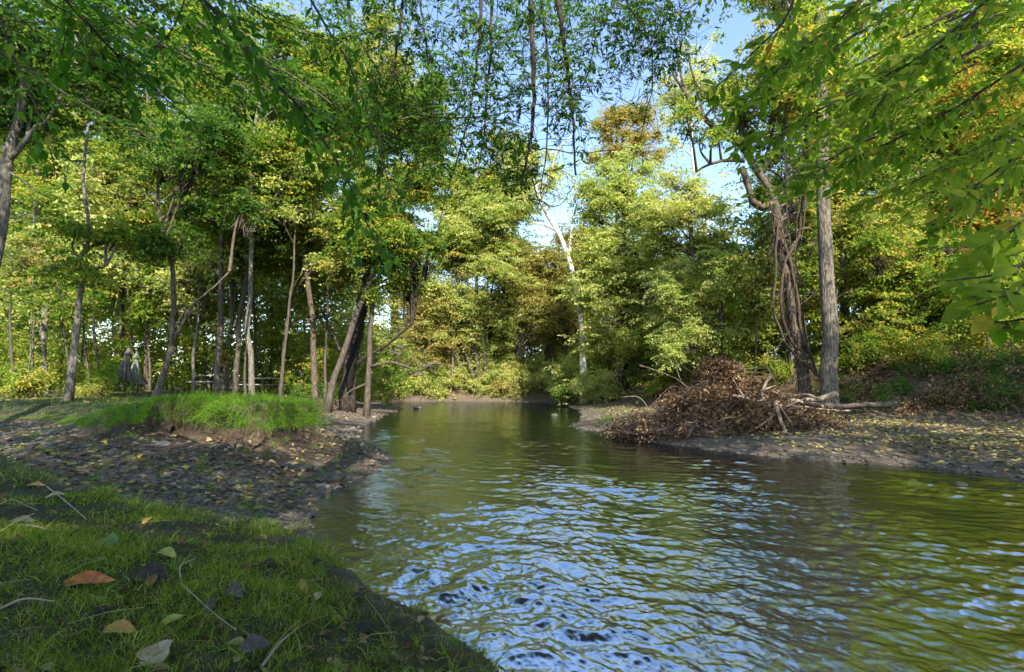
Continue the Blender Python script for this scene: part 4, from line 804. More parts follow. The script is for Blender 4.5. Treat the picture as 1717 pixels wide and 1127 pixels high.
# ------------------------------------------------------------------ gravel, litter, grass
def ico(sub):
    p = (1+5**.5)/2
    V = [(-1, p, 0), (1, p, 0), (-1, -p, 0), (1, -p, 0), (0, -1, p), (0, 1, p), (0, -1, -p), (0, 1, -p), (p, 0, -1), (p, 0, 1), (-p, 0, -1), (-p, 0, 1)]
    Fc = [(0, 11, 5), (0, 5, 1), (0, 1, 7), (0, 7, 10), (0, 10, 11), (1, 5, 9), (5, 11, 4), (11, 10, 2), (10, 7, 6), (7, 1, 8), (3, 9, 4), (3, 4, 2), (3, 2, 6), (3, 6, 8), (3, 8, 9), (4, 9, 5), (2, 4, 11), (6, 2, 10), (8, 6, 7), (9, 8, 1)]
    V = [np.array(v)/np.linalg.norm(v) for v in V]
    for _ in range(sub):
        c = {}; nf = []
        def mid(a, b):
            k = (min(a, b), max(a, b))
            if k not in c: v = V[a]+V[b]; V.append(v/np.linalg.norm(v)); c[k] = len(V)-1
            return c[k]
        for a, b, d in Fc: x, y, z = mid(a, b), mid(b, d), mid(d, a); nf += [(a, x, z), (b, y, x), (d, z, y), (x, y, z)]
        Fc = nf
    return np.array(V), np.array([[a, b, c_, c_] for a, b, c_ in Fc])
IC0, IC1 = ico(0), ico(1)
def stones(mb, X, Y, Z, S, hue, sub=0, flat=.4):
    V0, F0 = (IC1 if sub else IC0); n = len(X); nv = len(V0)
    sc = S[:, None]*np.stack([RS.uniform(.8, 1.3, n), RS.uniform(.6, 1, n), RS.uniform(flat*.6, flat*1.5, n)], 1)
    V = V0[None]*(1+RS.normal(size=(n, nv, 1))*.13)*sc[:, None]
    a = RS.rand(n)*6.28; t_ = RS.normal(size=n)*.25
    ca, sa, ct, st = np.cos(a)[:, None], np.sin(a)[:, None], np.cos(t_)[:, None], np.sin(t_)[:, None]
    x, y, z = V[..., 0], V[..., 1], V[..., 2]; y, z = y*ct-z*st, y*st+z*ct; x, y = x*ca-y*sa, x*sa+y*ca
    V = np.stack([x+X[:, None], y+Y[:, None], z+Z[:, None]], -1).reshape(-1, 3)
    Q = (np.arange(n)[:, None, None]*nv+F0[None]).reshape(-1, 4)
    mb.add(V, Q, np.repeat(hue, len(F0)))
def samp(n, px0, px1, d0, d1):
    d = np.exp(RS.uniform(math.log(d0), math.log(d1), n)); px = RS.uniform(px0, px1, n); return (px-858)/858*d, d
G['stone'] = rough_mat('creek_stone', [(0, (.032, .027, .022)), (.3, (.08, .069, .056)), (.6, (.145, .125, .10)), (.85, (.26, .22, .18)), (1, (.34, .25, .18))], (1, 1, 1), 40, rough=.6, bump=.2, attr=True, detail=3)
mb = MB()
x, y = samp(60000, -350, 700, 2.6, 30)
H_, w_, m_, nb_, rb_, fb_ = height(x, y, True)
ok = (w_ > -.22) & (m_ < -.02) & (nb_ < .05) & (x < 0)
ok &= RS.rand(len(x)) < np.clip(1.1-.9*ss(-1.6, 0, m_)*(x > -7.5)*(y < 12), .12, 1)*np.clip(.75+1.3*fbm(x*.9, y*.9, 2, 63), .15, 1)
x, y, H_ = x[ok], y[ok], H_[ok]; d = np.hypot(x, y); n = len(x)
S = np.clip(RS.lognormal(math.log(.015), .48, n), .006, .06)*np.clip(d/7, .75, 1.8)
hue = np.clip(RS.beta(2, 3.2, n)*.75+.08*noise(x, y, 70), 0, .8)
k = d < 7.5; stones(mb, x[k], y[k], H_[k]+S[k]*.15, S[k], hue[k], 1); stones(mb, x[~k], y[~k], H_[~k]+S[~k]*.15, S[~k], hue[~k], 0)
x, y = samp(16000, 930, 1800, 6, 30); H_, w_, m_, nb_, rb_, fb_ = height(x, y, True)
ok = (w_ > -.2) & (w_ < .9) & (x > 1) & (RS.rand(len(x)) < ss(1.1, 0, w_)); x, y, H_ = x[ok], y[ok], H_[ok]; n = len(x)
S = np.clip(RS.lognormal(math.log(.02), .5, n), .01, .09)*np.clip(np.hypot(x, y)/9, .8, 1.7)
stones(mb, x, y, H_+S*.15, S, np.clip(RS.beta(2, 4, n)*.7, 0, .8))
o = mb.build('gravel', G['stone']); tag(o, 'grey flat creek gravel along both shores', kind='stuff')
# a few larger rocks one can point at
def rock(label, px, py, d, s, hue=.3, flat=.55, gz=None):
    c = W(px, py, d); z = hz(c[0], c[1]) if gz is None else gz; m_ = MB(); V0, F0 = ico(2)
    V = V0*np.array([1.2, .85, flat])*s; V = V*(1+.22*noise(V0[:, 0]*1.6+px, V0[:, 1]*1.6+V0[:, 2], 4))[:, None]
    m_.add(V+[c[0], c[1], z+s*flat*.4], F0, hue); o = m_.build('rock', G['stone'], None, loc=[c[0], c[1], z]); tag(o, label, 'rock', 'larger creek rocks')
rock('pale rounded rock lying on the dark gravel left of the collapsed bank soil', 271, 770, 7.3, .09, .6)
rock('brown rock at the water edge below the gravel point', 541, 808, 6.3, .07, .75)
rock('dark wet rock on the shore where gravel meets the shallow water', 508, 790, 6.9, .11, .12)
rock('dark boulder just right of the wet rock at the waterline', 556, 790, 6.8, .14, .15)
rock('low dark rock breaking the surface off the right leaf bar', 1610, 810, 6.6, .07, .05, gz=.0)
rock('dark stone in the water near the tip of the right bar', 1010, 705, 17.2, .16, .1, gz=.0)
rock('small dark stone showing above the far water', 930, 697, 22, .13, .1, gz=0)
rock('flat dark rock under the tip of the left gravel spit', 700, 683, 29, .2, .15, gz=0)
# leaf litter
mb = MB()
def litter(n, box_, cond, L0, L1, hfun, zoff=.01, tilt=.25):
    x, y = samp(n, *box_); T_ = height(x, y, True); ok = cond(x, y, *T_); x, y, H_ = x[ok], y[ok], T_[0][ok]; n = len(x)
    N = nrm(np.array([0, 0, 1.])+RS.normal(size=(n, 3))*tilt); U = rnd_dir(n); L = RS.uniform(L0, L1, n)
    bigleaves(mb, np.stack([x, y, H_+zoff+RS.rand(n)*.02], 1), np.cross(U, N), N, L, L*RS.uniform(.5, .85, n), hfun(n, x, y), curl=.25, fold=.3)
litter(24000, (930, 1850, 6.5, 32), lambda x, y, H, w, m, nb, rb, fb: (w > .12) & (rb < .3) & (x > 1.5) & (RS.rand(len(x)) < ss(.1, 1.6, w)*.9*(.35+.65*(noise(x*.9, y*.9, 88) > -.15))), .05, .12, lambda n, x, y: np.clip(.62+.2*RS.normal(size=n), 0, 1))
litter(26000, (1100, 1950, 9, 34), lambda x, y, H, w, m, nb, rb, fb: (rb > -.1) & (x > 4), .06, .13, lambda n, x, y: np.clip(.38+.26*RS.normal(size=n), 0, 1), tilt=.6)
litter(11000, (-300, 640, 5, 30), lambda x, y, H, w, m, nb, rb, fb: (w > .1) & (nb < 0) & (m < .1) & (x < -1) & (RS.rand(len(x)) < .42+.5*ss(8, 10, y)*ss(-4.5, -6.5, x)+.12*(noise(x*.8, y*.8, 12) > .2)+.3*ss(14, 17, y)), .05, .11, lambda n, x, y: np.clip(.5+.24*RS.normal(size=n), 0, 1))
litter(5000, (-100, 600, 8, 26), lambda x, y, H, w, m, nb, rb, fb: (m > 1.5), .05, .10, lambda n, x, y: np.clip(.5+.25*RS.normal(size=n), 0, 1))
o = mb.build('leaf_litter', G['litter']); tag(o, 'fallen autumn leaves scattered over bars and banks', kind='stuff')

def blades(mb, P, D, L, Wd, hue, bend):
    """P foot, D direction (unit), bend: droop at tip"""
    n = len(P); S = nrm(np.cross(D, rnd_dir(n))); Wd = Wd[:, None]; L = L[:, None]
    M_ = P+D*L*.55; T_ = P+D*L*.95+bend*L; 
    V = np.stack([P-S*Wd/2, P+S*Wd/2, M_+S*Wd*.4, M_-S*Wd*.4, T_+S*Wd*.06, T_-S*Wd*.06], 1).reshape(-1, 3)
    q = np.array([[0, 1, 2, 3], [3, 2, 4, 5]]); Q = (np.arange(n)[:, None, None]*6+q[None]).reshape(-1, 4); mb.add(V, Q, np.repeat(hue, 2))
# near bank: thin sparse grass over dark sod
mb = MB(); n = 420000
r = np.exp(RS.uniform(math.log(.38), math.log(6.0), n)); a = RS.uniform(-1.0, .35, n); x, y = r*np.sin(a), r*np.cos(a)
H_, w_, m_, nb_, rb_, fb_ = height(x, y, True); pat = fbm(x*2.2, y*2.2, 3, 91)
ok = (nb_ > -.26) & (RS.rand(n) < np.clip(.42+1.5*pat, .06, 1)*np.interp(r, [.4, .9, 2, 4], [.35, .6, 1, 1])); x, y, H_, r, nb_, pat = x[ok], y[ok], H_[ok], r[ok], nb_[ok], pat[ok]; n = len(x)
D = nrm(np.stack([RS.normal(size=n)*.45+.25*noise(x*3, y*3, 5), RS.normal(size=n)*.45, np.ones(n)*.8], 1))
L = RS.uniform(.014, .046, n)*(1+.9*np.clip(pat, -.5, .6))*(1+.5*ss(.35, .05, nb_))
bend = np.stack([RS.normal(size=n)*.3, RS.normal(size=n)*.3, -RS.rand(n)*.35], 1)
blades(mb, np.stack([x, y, H_-.004], 1), D, L, RS.uniform(.0007, .0017, n)*np.clip(r*.8, .8, 2.2), np.clip(.42+.3*pat+.27*RS.normal(size=n), 0, 1), bend)
n = 700; r = np.exp(RS.uniform(math.log(.5), math.log(6.0), n)); a = RS.uniform(-1.0, .3, n); x, y = r*np.sin(a), r*np.cos(a); H_, w_, m_, nb_, *_r = height(x, y, True)
ok = (nb_ > -.05) & (r > .8); x, y, H_, r = x[ok], y[ok], H_[ok], r[ok]; n = len(x)
for _k in range(5):                                    # broader weed blades in small tufts
    D = nrm(np.stack([RS.normal(size=n)*.6, RS.normal(size=n)*.6, np.ones(n)*.8], 1)); blades(mb, np.stack([x, y, H_], 1)+RS.normal(size=(n, 3))*[.004, .004, 0], D, RS.uniform(.03, .065, n), RS.uniform(.0015, .0035, n), np.clip(.5+.15*RS.normal(size=n), 0, 1), np.stack([D[:, 0]*.4, D[:, 1]*.4, -RS.rand(n)*.3], 1))
o = mb.build('grass', G['grass']); tag(o, 'thin short grass on the near bank', kind='stuff')
# mound
mb = MB()
x, y = samp(170000, -250, 640, 7.0, 30); H_, w_, m_, nb_, rb_, fb_ = height(x, y, True); pat = fbm(x*.7, y*.7, 3, 95)
ok = (m_ > .12) & (m_ < 12) & (RS.rand(len(x)) < np.clip(.85+.6*pat, .1, 1)*ss(24, 15, y)*np.interp(x, [-16, -9, -7, -5], [.25, .45, .75, 1])); x, y, H_, m_, pat = x[ok], y[ok], H_[ok], m_[ok], pat[ok]; n = len(x)
D = nrm(np.stack([RS.normal(size=n)*.35, RS.normal(size=n)*.35, np.ones(n)*.9], 1)); tall = np.interp(x, [-9, -6.5, -4.5], [.6, .95, 1.4])
tf = .55+1.3*(noise(x*2.6, y*2.6, 51)+.15).clip(0, 1)+.9*(RS.rand(n) < .012)
blades(mb, np.stack([x, y, H_-.01], 1), D, RS.uniform(.05, .13, n)*tall*tf*(1+.6*pat), RS.uniform(.003, .006, n)*np.clip(np.hypot(x, y)/10, 1, 2), np.clip(.47+.3*pat+.22*noise(x*2.3, y*2.3, 33)+.17*RS.normal(size=n), 0, .97), np.stack([RS.normal(size=n)*.3, RS.normal(size=n)*.3-.1, -RS.rand(n)*.3], 1))
# tall thin stalks and seed heads standing out of the sod
x, y = samp(2600, -100, 600, 7.2, 20); T_ = height(x, y, True); ok = (T_[2] > .15) & (T_[2] < 9) & (noise(x*1.3, y*1.3, 15) > -.1); x, y, H_ = x[ok], y[ok], T_[0][ok]; n = len(x)
D = nrm(np.stack([RS.normal(size=n)*.4, RS.normal(size=n)*.35, np.ones(n)], 1)); blades(mb, np.stack([x, y, H_], 1), D, RS.uniform(.16, .42, n), RS.uniform(.003, .006, n), np.clip(.7+.2*RS.normal(size=n), 0, 1), np.stack([RS.normal(size=n)*.35, RS.normal(size=n)*.3, -RS.rand(n)*.45], 1))
x, y = samp(160000, -60, 640, 6.6, 20); H_, w_, m_, *_r = height(x, y, True)
ok = (m_ > .14) & (m_ < .46) & (RS.rand(len(x)) < .9); x, y, H_ = x[ok], y[ok], H_[ok]; n = len(x)
e = .05; gx = (sdist(MOUND, x+e, y)-sdist(MOUND, x-e, y)); gy = (sdist(MOUND, x, y+e)-sdist(MOUND, x, y-e)); g = nrm(np.stack([gx, gy], 1))
D = nrm(np.stack([-g[:, 0]*.9+RS.normal(size=n)*.35, -g[:, 1]*.9+RS.normal(size=n)*.35, RS.uniform(.1, .7, n)], 1))
pt = fbm(x*1.6, y*1.6, 2, 99)
blades(mb, np.stack([x, y, H_-.01], 1), D, RS.uniform(.06, .26, n)*(.9+1.1*pt.clip(-.6, 1))*np.interp(x, [-9, -6, -4], [.7, .8, 1.25]), RS.uniform(.003, .006, n), np.clip(.38+.2*pt+.18*RS.normal(size=n), 0, .92), np.stack([-g[:, 0]*.25, -g[:, 1]*.25, -RS.uniform(.3, 1.1, n)], 1))
n = 160                                                # weed tufts on gravel and slump
tx, ty = samp(500, -100, 660, 3.2, 12); T_ = height(tx, ty, True); ok = (T_[1] > .05) & (T_[3] < 0) & (tx < -1.2); tx, ty, tz = tx[ok][:n], ty[ok][:n], T_[0][ok][:n]
for i in range(len(tx)):
    k = RS.randint(6, 26); D = nrm(np.stack([RS.normal(size=k)*.5, RS.normal(size=k)*.5, np.ones(k)*.8], 1)); s_ = RS.uniform(.5, 1.2)
    blades(mb, np.array([tx[i], ty[i], tz[i]])+RS.normal(size=(k, 3))*[.03, .03, 0], D, RS.uniform(.05, .16, k)*s_, RS.uniform(.003, .007, k), np.clip(.5+.2*RS.normal(size=k), 0, 1), np.stack([D[:, 0]*.5, D[:, 1]*.5, -RS.rand(k)*.5], 1))
x, y = samp(26000, 930, 1250, 16, 44); H_, w_, m_, nb_, rb_, fb_ = height(x, y, True); pat = noise(x*.7, y*.7, 3)
ok = (w_ > .5) & (pat+.25*RS.normal(size=len(x)) > .15); x, y, H_ = x[ok], y[ok], H_[ok]; n = len(x)
D = nrm(np.stack([RS.normal(size=n)*.4, RS.normal(size=n)*.4, np.ones(n)*.8], 1)); blades(mb, np.stack([x, y, H_], 1), D, RS.uniform(.04, .12, n), RS.uniform(.006, .012, n), np.clip(.7+.2*RS.normal(size=n), 0, 1), np.stack([RS.normal(size=n)*.3]*2+[-RS.rand(n)*.3], 1))
o = mb.build('grass', G['lush']); tag(o, 'lush grass on the mound, hanging over its eroded edge', kind='stuff')
# fine roots and soil crumbs hanging out of the cut bank
mb = MB(); x, y = samp(60000, 120, 560, 7, 11); T_ = height(x, y, True); ok = (T_[2] > -.02) & (T_[2] < .25); x, y, H_ = x[ok][:450], y[ok][:450], T_[0][ok][:450]
for a_, b_, c_ in zip(x, y, H_):
    p0 = np.array([a_, b_-.03, c_]); l = RS.uniform(.06, .25); tube(mb, [p0, p0+[RS.normal()*.03, .04, -l*.5], p0+[RS.normal()*.05, .05, -l]], RS.uniform(.0015, .004), 3, RS.rand(), cap=False)
o = mb.build('roots', BK['brown']); tag(o, 'fine dead roots hanging from the cut bank', kind='stuff')

# ------------------------------------------------------------------ dry brush on the right bank
mb = MB(); lf = MB()
for k in range(1900):
    d = RS.uniform(13.5, 24); px = RS.uniform(1370, 1850); xx = (px-858)/858*d; T_ = height(np.array([xx]), np.array([d]), True)
    if T_[4][0] < .3 or T_[4][0] > 6: continue
    p0 = np.array([xx, d, T_[0][0]-.02]); dr = rnd_dir(1)[0]; dr[2] = abs(dr[2])*.5+.08; l = RS.uniform(.15, .8)
    q = smooth_path([p0, p0+dr*l*.6+[0, 0, .1*l], p0+dr*l+[0, 0, -.15*l]]+([] if RS.rand() < .5 else [p0+dr*l*1.4+RS.normal(size=3)*.15-[0, 0, .3*l]]), 7)
    tube(mb, q, np.linspace(RS.uniform(.004, .014), .002, 7), 3, RS.rand()**1.3, cap=False)
for k in range(170):
    d = RS.uniform(14, 21); px = RS.uniform(1390, 1850); xx = (px-858)/858*d; T_ = height(np.array([xx]), np.array([d]), True)
    if T_[4][0] < .4 or T_[4][0] > 5: continue
    crown_blob(lf, None, (xx, d, T_[0][0]+RS.uniform(.05, .3)), RS.uniform(.25, .5), .075, .6, sheet=False)
o = mb.build('dry_brush', BK['root']); tag(o, 'tangled dry stems on the right bank slope', kind='stuff')
o = lf.build('undergrowth', G['dead'])
lg = MB()
for k in range(260):
    d = RS.uniform(14.3, 22); px = RS.uniform(1390, 1900); xx = (px-858)/858*d; T_ = height(np.array([xx]), np.array([d]), True)
    if T_[4][0] < .6 or T_[4][0] > 7: continue
    crown_blob(lg, None, (xx, d, T_[0][0]+RS.uniform(.0, .35)), RS.uniform(.2, .45), .07, .6, sheet=False)
og = lg.build('undergrowth', G['deep']); tag(og, 'low dark green growth on the right bank slope', kind='stuff'); tag(o, 'withered weeds among the dry stems', kind='stuff')

# ------------------------------------------------------------------ root pile and driftwood
c0 = W(1215, 700, 12.4); g0 = hz(c0[0], c0[1]); root = np.array([c0[0], c0[1], g0])
prof = lambda u: np.interp(u, [-2.3, -1.8, -1.3, -.9, -.5, -.1, .2, .6, .95, 1.3, 1.7, 2.1, 2.6], [.0, .25, .62, .72, 1.02, 1.18, .92, .98, .62, .7, .35, .25, .05])
E = empty('root_pile', root); tag(E, 'big tangled heap of upturned roots and dry flood debris on the right bar', 'root pile')
E.location = (0, 0, 0)
co = MB(); U_, V_ = np.meshgrid(np.linspace(-2.5, 2.6, 70), np.linspace(-1, 1, 40), indexing='ij')
hh = prof(U_)*.72*np.sqrt(np.clip(1-V_**2, 0, 1))*(1+.35*fbm(U_*2, V_*3, 3, 33)); Xc = c0[0]+U_; Yc = c0[1]+.25+V_*.95*(1+.2*noise(U_, V_, 8)); Zc = hv(Xc, Yc)-.06+hh
i = np.arange(69)[:, None]*40; j = np.arange(39)[None]; co.add(np.stack([Xc, Yc, Zc], -1).reshape(-1, 3), np.stack([i+j, i+40+j, i+41+j, i+j+1], -1).reshape(-1, 4), .1)
co.build('soil_core', rough_mat('root_soil', [(.3, (.03, .018, .012)), (.55, (.10, .06, .04)), (.75, (.19, .12, .085))], (3, 3, 3), 6, bump=.8), E, smooth=True)
rm = MB()
def pile_pt(shell=.75):
    u = np.clip(RS.normal()*1.15, -2.5, 2.6); v = RS.uniform(-1.05, .7); h = prof(u)*math.sqrt(max(0, 1-v*v*.8))*RS.uniform(shell, 1.05)
    if v < -.5: h *= RS.rand()
    x_, y_ = c0[0]+u, c0[1]+.1+v*.95; return np.array([x_, y_, g0+h-.03]), u, v
for k in range(6500):
    p0, u, v = pile_pt(.35 if k % 2 else .8); l = RS.uniform(.10, .42)
    dr = nrm(np.array([RS.normal()+u*.25, RS.normal()*.8-.4, RS.normal()*.8-.15])); p2 = p0+dr*l; 
    q = smooth_path([p0, p0+dr*l*.5+RS.normal(size=3)*l*.22, p2+RS.normal(size=3)*l*.15-[0, 0, .15*l]], 5)
    q[:, 2] = np.maximum(q[:, 2], g0-.05); tube(rm, q, np.linspace(RS.choice([.0025, .004, .008, .012], p=[.45, .35, .15, .05]), .0015, 5), 3, RS.rand()**1.2, cap=False)
for k in range(64):                                    # arching thicker stems, some standing up out of the heap
    p0, u, v = pile_pt(.5); l = RS.uniform(.4, 1.3)*(1.25 if -.9 < u < 1.6 else .7); up = RS.uniform(.1, .9)
    dr = nrm(np.array([RS.normal()*.8, RS.normal()*.5, up])); q = smooth_path([p0, p0+dr*l*.5+RS.normal(size=3)*.08, p0+dr*l+[RS.normal()*.2, 0, -.15*l], p0+dr*l*1.25+[RS.normal()*.25, 0, -.35*l]], 12)
    tube(rm, q, np.linspace(RS.uniform(.006, .016), .002, 12), 4, .35+.6*RS.rand(), cap=False)
rm.build('roots', BK['root'], E)
lf = MB()
for k in range(84):
    p0, u, v = pile_pt(.8); crown_blob(lf, None, p0+[0, 0, RS.uniform(-.05, .12)], RS.uniform(.16, .34), .065, .8, sheet=False, yel=-.05)
for k in range(14): crown_blob(lf, None, c0+[RS.uniform(-.5, .2), RS.uniform(-.2, .4), RS.uniform(1.0, 1.55)-c0[2]+g0], RS.uniform(.12, .22), .06, .8, sheet=False)
lf.build('dead_foliage', G['dead'], E)
def log(name, label, pts, d0, d1, w0, w1, matk='drift', grp='driftwood pieces by the root pile', forks=(), lump=.25, lift=None):
    P = np.array(path_px(pts, d0, d1)); rt = P[0].copy(); n = 26; q = smooth_path(P, n); m_ = MB(); q += .02*np.stack([noise(np.arange(n)*.35, np.full(n, pts[0][0]+a_), 15) for a_ in (0., 5, 9)], 1)
    dm = (d0+d1)/2; tube(m_, q, np.linspace(w0, w1, n)*dm/1716*.8, 9, lump=lump*1.4)
    o = m_.build(name, BK[matk], None, smooth=True, loc=rt); tag(o, label, 'driftwood', grp)
    for f, a, b in forks:
        m2 = MB(); Pf = np.array(path_px(f, d0, d1)); tube(m2, smooth_path(Pf, 12)-rt, np.linspace(a, b, 12)*dm/1716, 6, lump=lump); m2.build('side_branch', BK[matk], o, smooth=True)
log('driftwood_branch', 'pale crooked branch with an upturned elbow across the front of the root pile', [(1228, 664), (1250, 668), (1270, 674), (1279, 670), (1278, 655), (1284, 643), (1293, 631)], 11.7, 11.8, 8, 4, forks=[([(1278, 655), (1290, 650), (1301, 646)], 3, 1.5), ([(1250, 668), (1238, 652), (1232, 640)], 3, 1)])
log('driftwood_log', 'bleached broken log end pointing right at the foot of the furrowed trunk', [(1352, 671), (1372, 669), (1388, 665), (1401, 660)], 12.6, 12.8, 7, 13, forks=[([(1372, 669), (1352, 661), (1330, 664)], 5, 2)])
log('driftwood_log', 'long grey log running from the root pile to the right', [(1296, 657), (1318, 668), (1345, 674), (1370, 678), (1392, 679)], 12.0, 13.4, 6, 8)
log('driftwood_log', 'dark half buried log along the foot of the right bank', [(1385, 682), (1415, 681), (1450, 679), (1480, 679), (1502, 677)], 14.9, 15.0, 9, 12, 'dark')
log('driftwood_root', 'thick bent root standing like a leg at the right front of the root pile', [(1299, 672), (1302, 684), (1306, 698), (1311, 712), (1317, 724)], 11.5, 11.3, 9, 7, forks=[([(1300, 676), (1308, 682), (1320, 700), (1328, 710)], 3, 1.5)])
log('driftwood_root', 'thin root slanting down left from the leg shaped root', [(1302, 688), (1292, 700), (1280, 710), (1266, 719)], 11.5, 11.3, 5, 3, forks=[([(1298, 694), (1290, 708), (1284, 720)], 3, 2)])
log('driftwood_stub', 'short dark wet stub at the waterline left of the root pile', [(1163, 715), (1158, 722), (1153, 732)], 11.3, 11.1, 6, 7, 'dark')
log('driftwood_log', 'thin pale stick under the long grey log on the leafy bar', [(1300, 680), (1345, 682), (1385, 687), (1425, 689)], 12.4, 12.8, 4, 3)
log('driftwood_log', 'low dark log lying along the left shore under the hollow tree', [(565, 672), (590, 674), (612, 677), (640, 676)], 22, 24, 5, 3, 'dark', grp=None)

# ------------------------------------------------------------------ closed umbrellas and picnic tables
def fabric(name, a, b):
    return rough_mat(name, [(.3, a), (.7, b)], (3, 3, .8), 4, rough=.9, bump=.15)
def umbrella(label, apex, foot_px, d, hcloth, rbase, lean, fab):
    a = W(*apex, d); f = W(*foot_px, d); z0 = hz(f[0], f[1]); rt = np.array([f[0], f[1], z0]); E = empty('patio_umbrella', rt); tag(E, label, 'umbrella'); E.location = (0, 0, 0)
    m_ = MB(); tube(m_, [[rt[0], rt[1], z0-.1], [(rt[0]+a[0])/2, d, (z0+a[2])/2], [a[0], d, a[2]-.02]], .024, 8); m_.build('pole', BK['dark'], E, smooth=True)
    m_ = MB(); ns, nr_ = 64, 22; tz = np.linspace(0, 1, nr_); V = []
    for t_ in tz:
        r_ = rbase*(.10+.90*t_**.8); c = np.array([a[0]+lean*t_, d, a[2]-.10-t_*hcloth]); th_ = np.arange(ns)/ns*2*np.pi
        rr = r_*(1+(.10+.24*t_)*np.cos(8*th_+.7*np.sin(t_*5))+.06*np.cos(3*th_+4*t_))
        drop = .04*np.cos(8*th_)*(t_ > .95)
        V.append(np.stack([c[0]+rr*np.cos(th_), c[1]+rr*np.sin(th_), c[2]+drop], 1))
    V = np.concatenate(V); i = np.arange(nr_-1)[:, None]*ns; j = np.arange(ns)[None]; j2 = (j+1) % ns
    m_.add(V, np.stack([i+j, i+j2, i+ns+j2, i+ns+j], -1).reshape(-1, 4)); m_.build('canopy', fab, E, smooth=True)
    m_ = MB(); V = []
    for k, (r_, z_) in enumerate([(.005, .12), (.03, .09), (.065, -.03), (.115, -.14), (.11, -.145)]): V.append(np.stack([a[0]+r_*np.cos(th_)*(1+.15*np.cos(8*th_)), d+r_*np.sin(th_)*(1+.15*np.cos(8*th_)), np.full(ns, a[2]+z_)], 1))
    V = np.concatenate(V); i = np.arange(4)[:, None]*ns; m_.add(V, np.stack([i+j, i+j2, i+ns+j2, i+ns+j], -1).reshape(-1, 4)); m_.build('vent_cap', fab, E, smooth=True)
    m_ = MB(); tube(m_, [[a[0], d, a[2]+.08], [a[0], d, a[2]+.19]], [.018, .008], 6); m_.build('finial', BK['dark'], E, smooth=True)
umbrella('closed grey-taupe patio umbrella on a thin pole at the wood edge', (215, 588), (208, 676), 20.5, 1.17, .27, -.17, fabric('taupe_cloth', (.06, .052, .05), (.14, .12, .115)))
umbrella('closed pale green patio umbrella, lower and right of the grey one', (229, 595), (230, 674), 21.3, 1.15, .24, -.02, fabric('green_cloth', (.08, .10, .08), (.17, .20, .15)))
wood = rough_mat('weathered_planks', [(.3, (.22, .20, .17)), (.7, (.50, .47, .41))], (1, 8, 8), 5, rough=.85, bump=.3)
def table(label, px, py, d, rz):
    c = W(px, py, d); z0 = hz(c[0], c[1]); E = empty('picnic_table', (c[0], c[1], z0)); E.rotation_euler = (0, 0, rz); tag(E, label, 'picnic table', 'picnic tables at the wood edge')
    m_ = MB(); [box(m_, (0, -.3+k*.15, .74), (1.85, .14, .04)) for k in range(5)]; m_.build('tabletop', wood, E)
    for s_ in (-1, 1): m_ = MB(); [box(m_, (0, s_*.72+k*.07, .44), (1.85, .13, .04)) for k in (-1, 1)]; m_.build('bench', wood, E)
    for s_ in (-1, 1):
        for g in (-1, 1): m_ = MB(); tube(m_, [[s_*.62, g*.28, .72], [s_*.62, g*.40, .4], [s_*.62, g*.55, -.05]], .03, 6); m_.build('leg', BK['dark'], E)
        m_ = MB(); box(m_, (s_*.62, 0, .395), (.05, 1.62, .05)); m_.build('crossbar', BK['dark'], E)
table('weathered picnic table, left one of the pair behind the grassy mound', 362, 665, 24, math.radians(-24))
table('weathered picnic table, right one of the pair behind the grassy mound', 432, 665, 24.5, math.radians(-20))

# ------------------------------------------------------------------ individual leaves and twigs on the near bank
def flat_mat(nm, stops): return rough_mat(nm, stops, (1, 1, 1), 26, rough=.6, bump=.15, detail=4)
def near_litter(n, L0, L1):
    r = np.exp(RS.uniform(math.log(.45), math.log(5), n)); a = RS.uniform(-1, .3, n); x, y = r*np.sin(a), r*np.cos(a); T_ = height(x, y, True); ok = T_[3] > .02; x, y, H_ = x[ok], y[ok], T_[0][ok]; n = len(x)
    N = nrm(np.array([0, 0, 1.])+RS.normal(size=(n, 3))*.5); L = RS.uniform(L0, L1, n)
    bigleaves(nm_, np.stack([x, y, H_+.006], 1), np.cross(rnd_dir(n), N), N, L, L*RS.uniform(.3, .7, n), np.clip(.26+.22*RS.normal(size=n), 0, 1), curl=.4, fold=.4)
nm_ = MB(); near_litter(2600, .012, .035); near_litter(170, .035, .06)
for k in range(300):
    r = math.exp(RS.uniform(math.log(.5), math.log(4))); a = RS.uniform(-1, .2); x, y = r*math.sin(a), r*math.cos(a); T_ = height(np.array([x]), np.array([y]), True)
    if T_[3][0] < .03: continue
    p0 = np.array([x, y, T_[0][0]+.006]); dr = nrm(np.array([RS.normal(), RS.normal(), .12])); l = RS.uniform(.03, .13); tube(nm_, [p0, p0+dr*l*.5+[0, 0, .006], p0+dr*l], RS.uniform(.0005, .0014), 3, RS.uniform(.2, .8), cap=False)
o = nm_.build('leaf_litter', G['litter']); tag(o, 'withered scraps and straw in the near grass', kind='stuff')
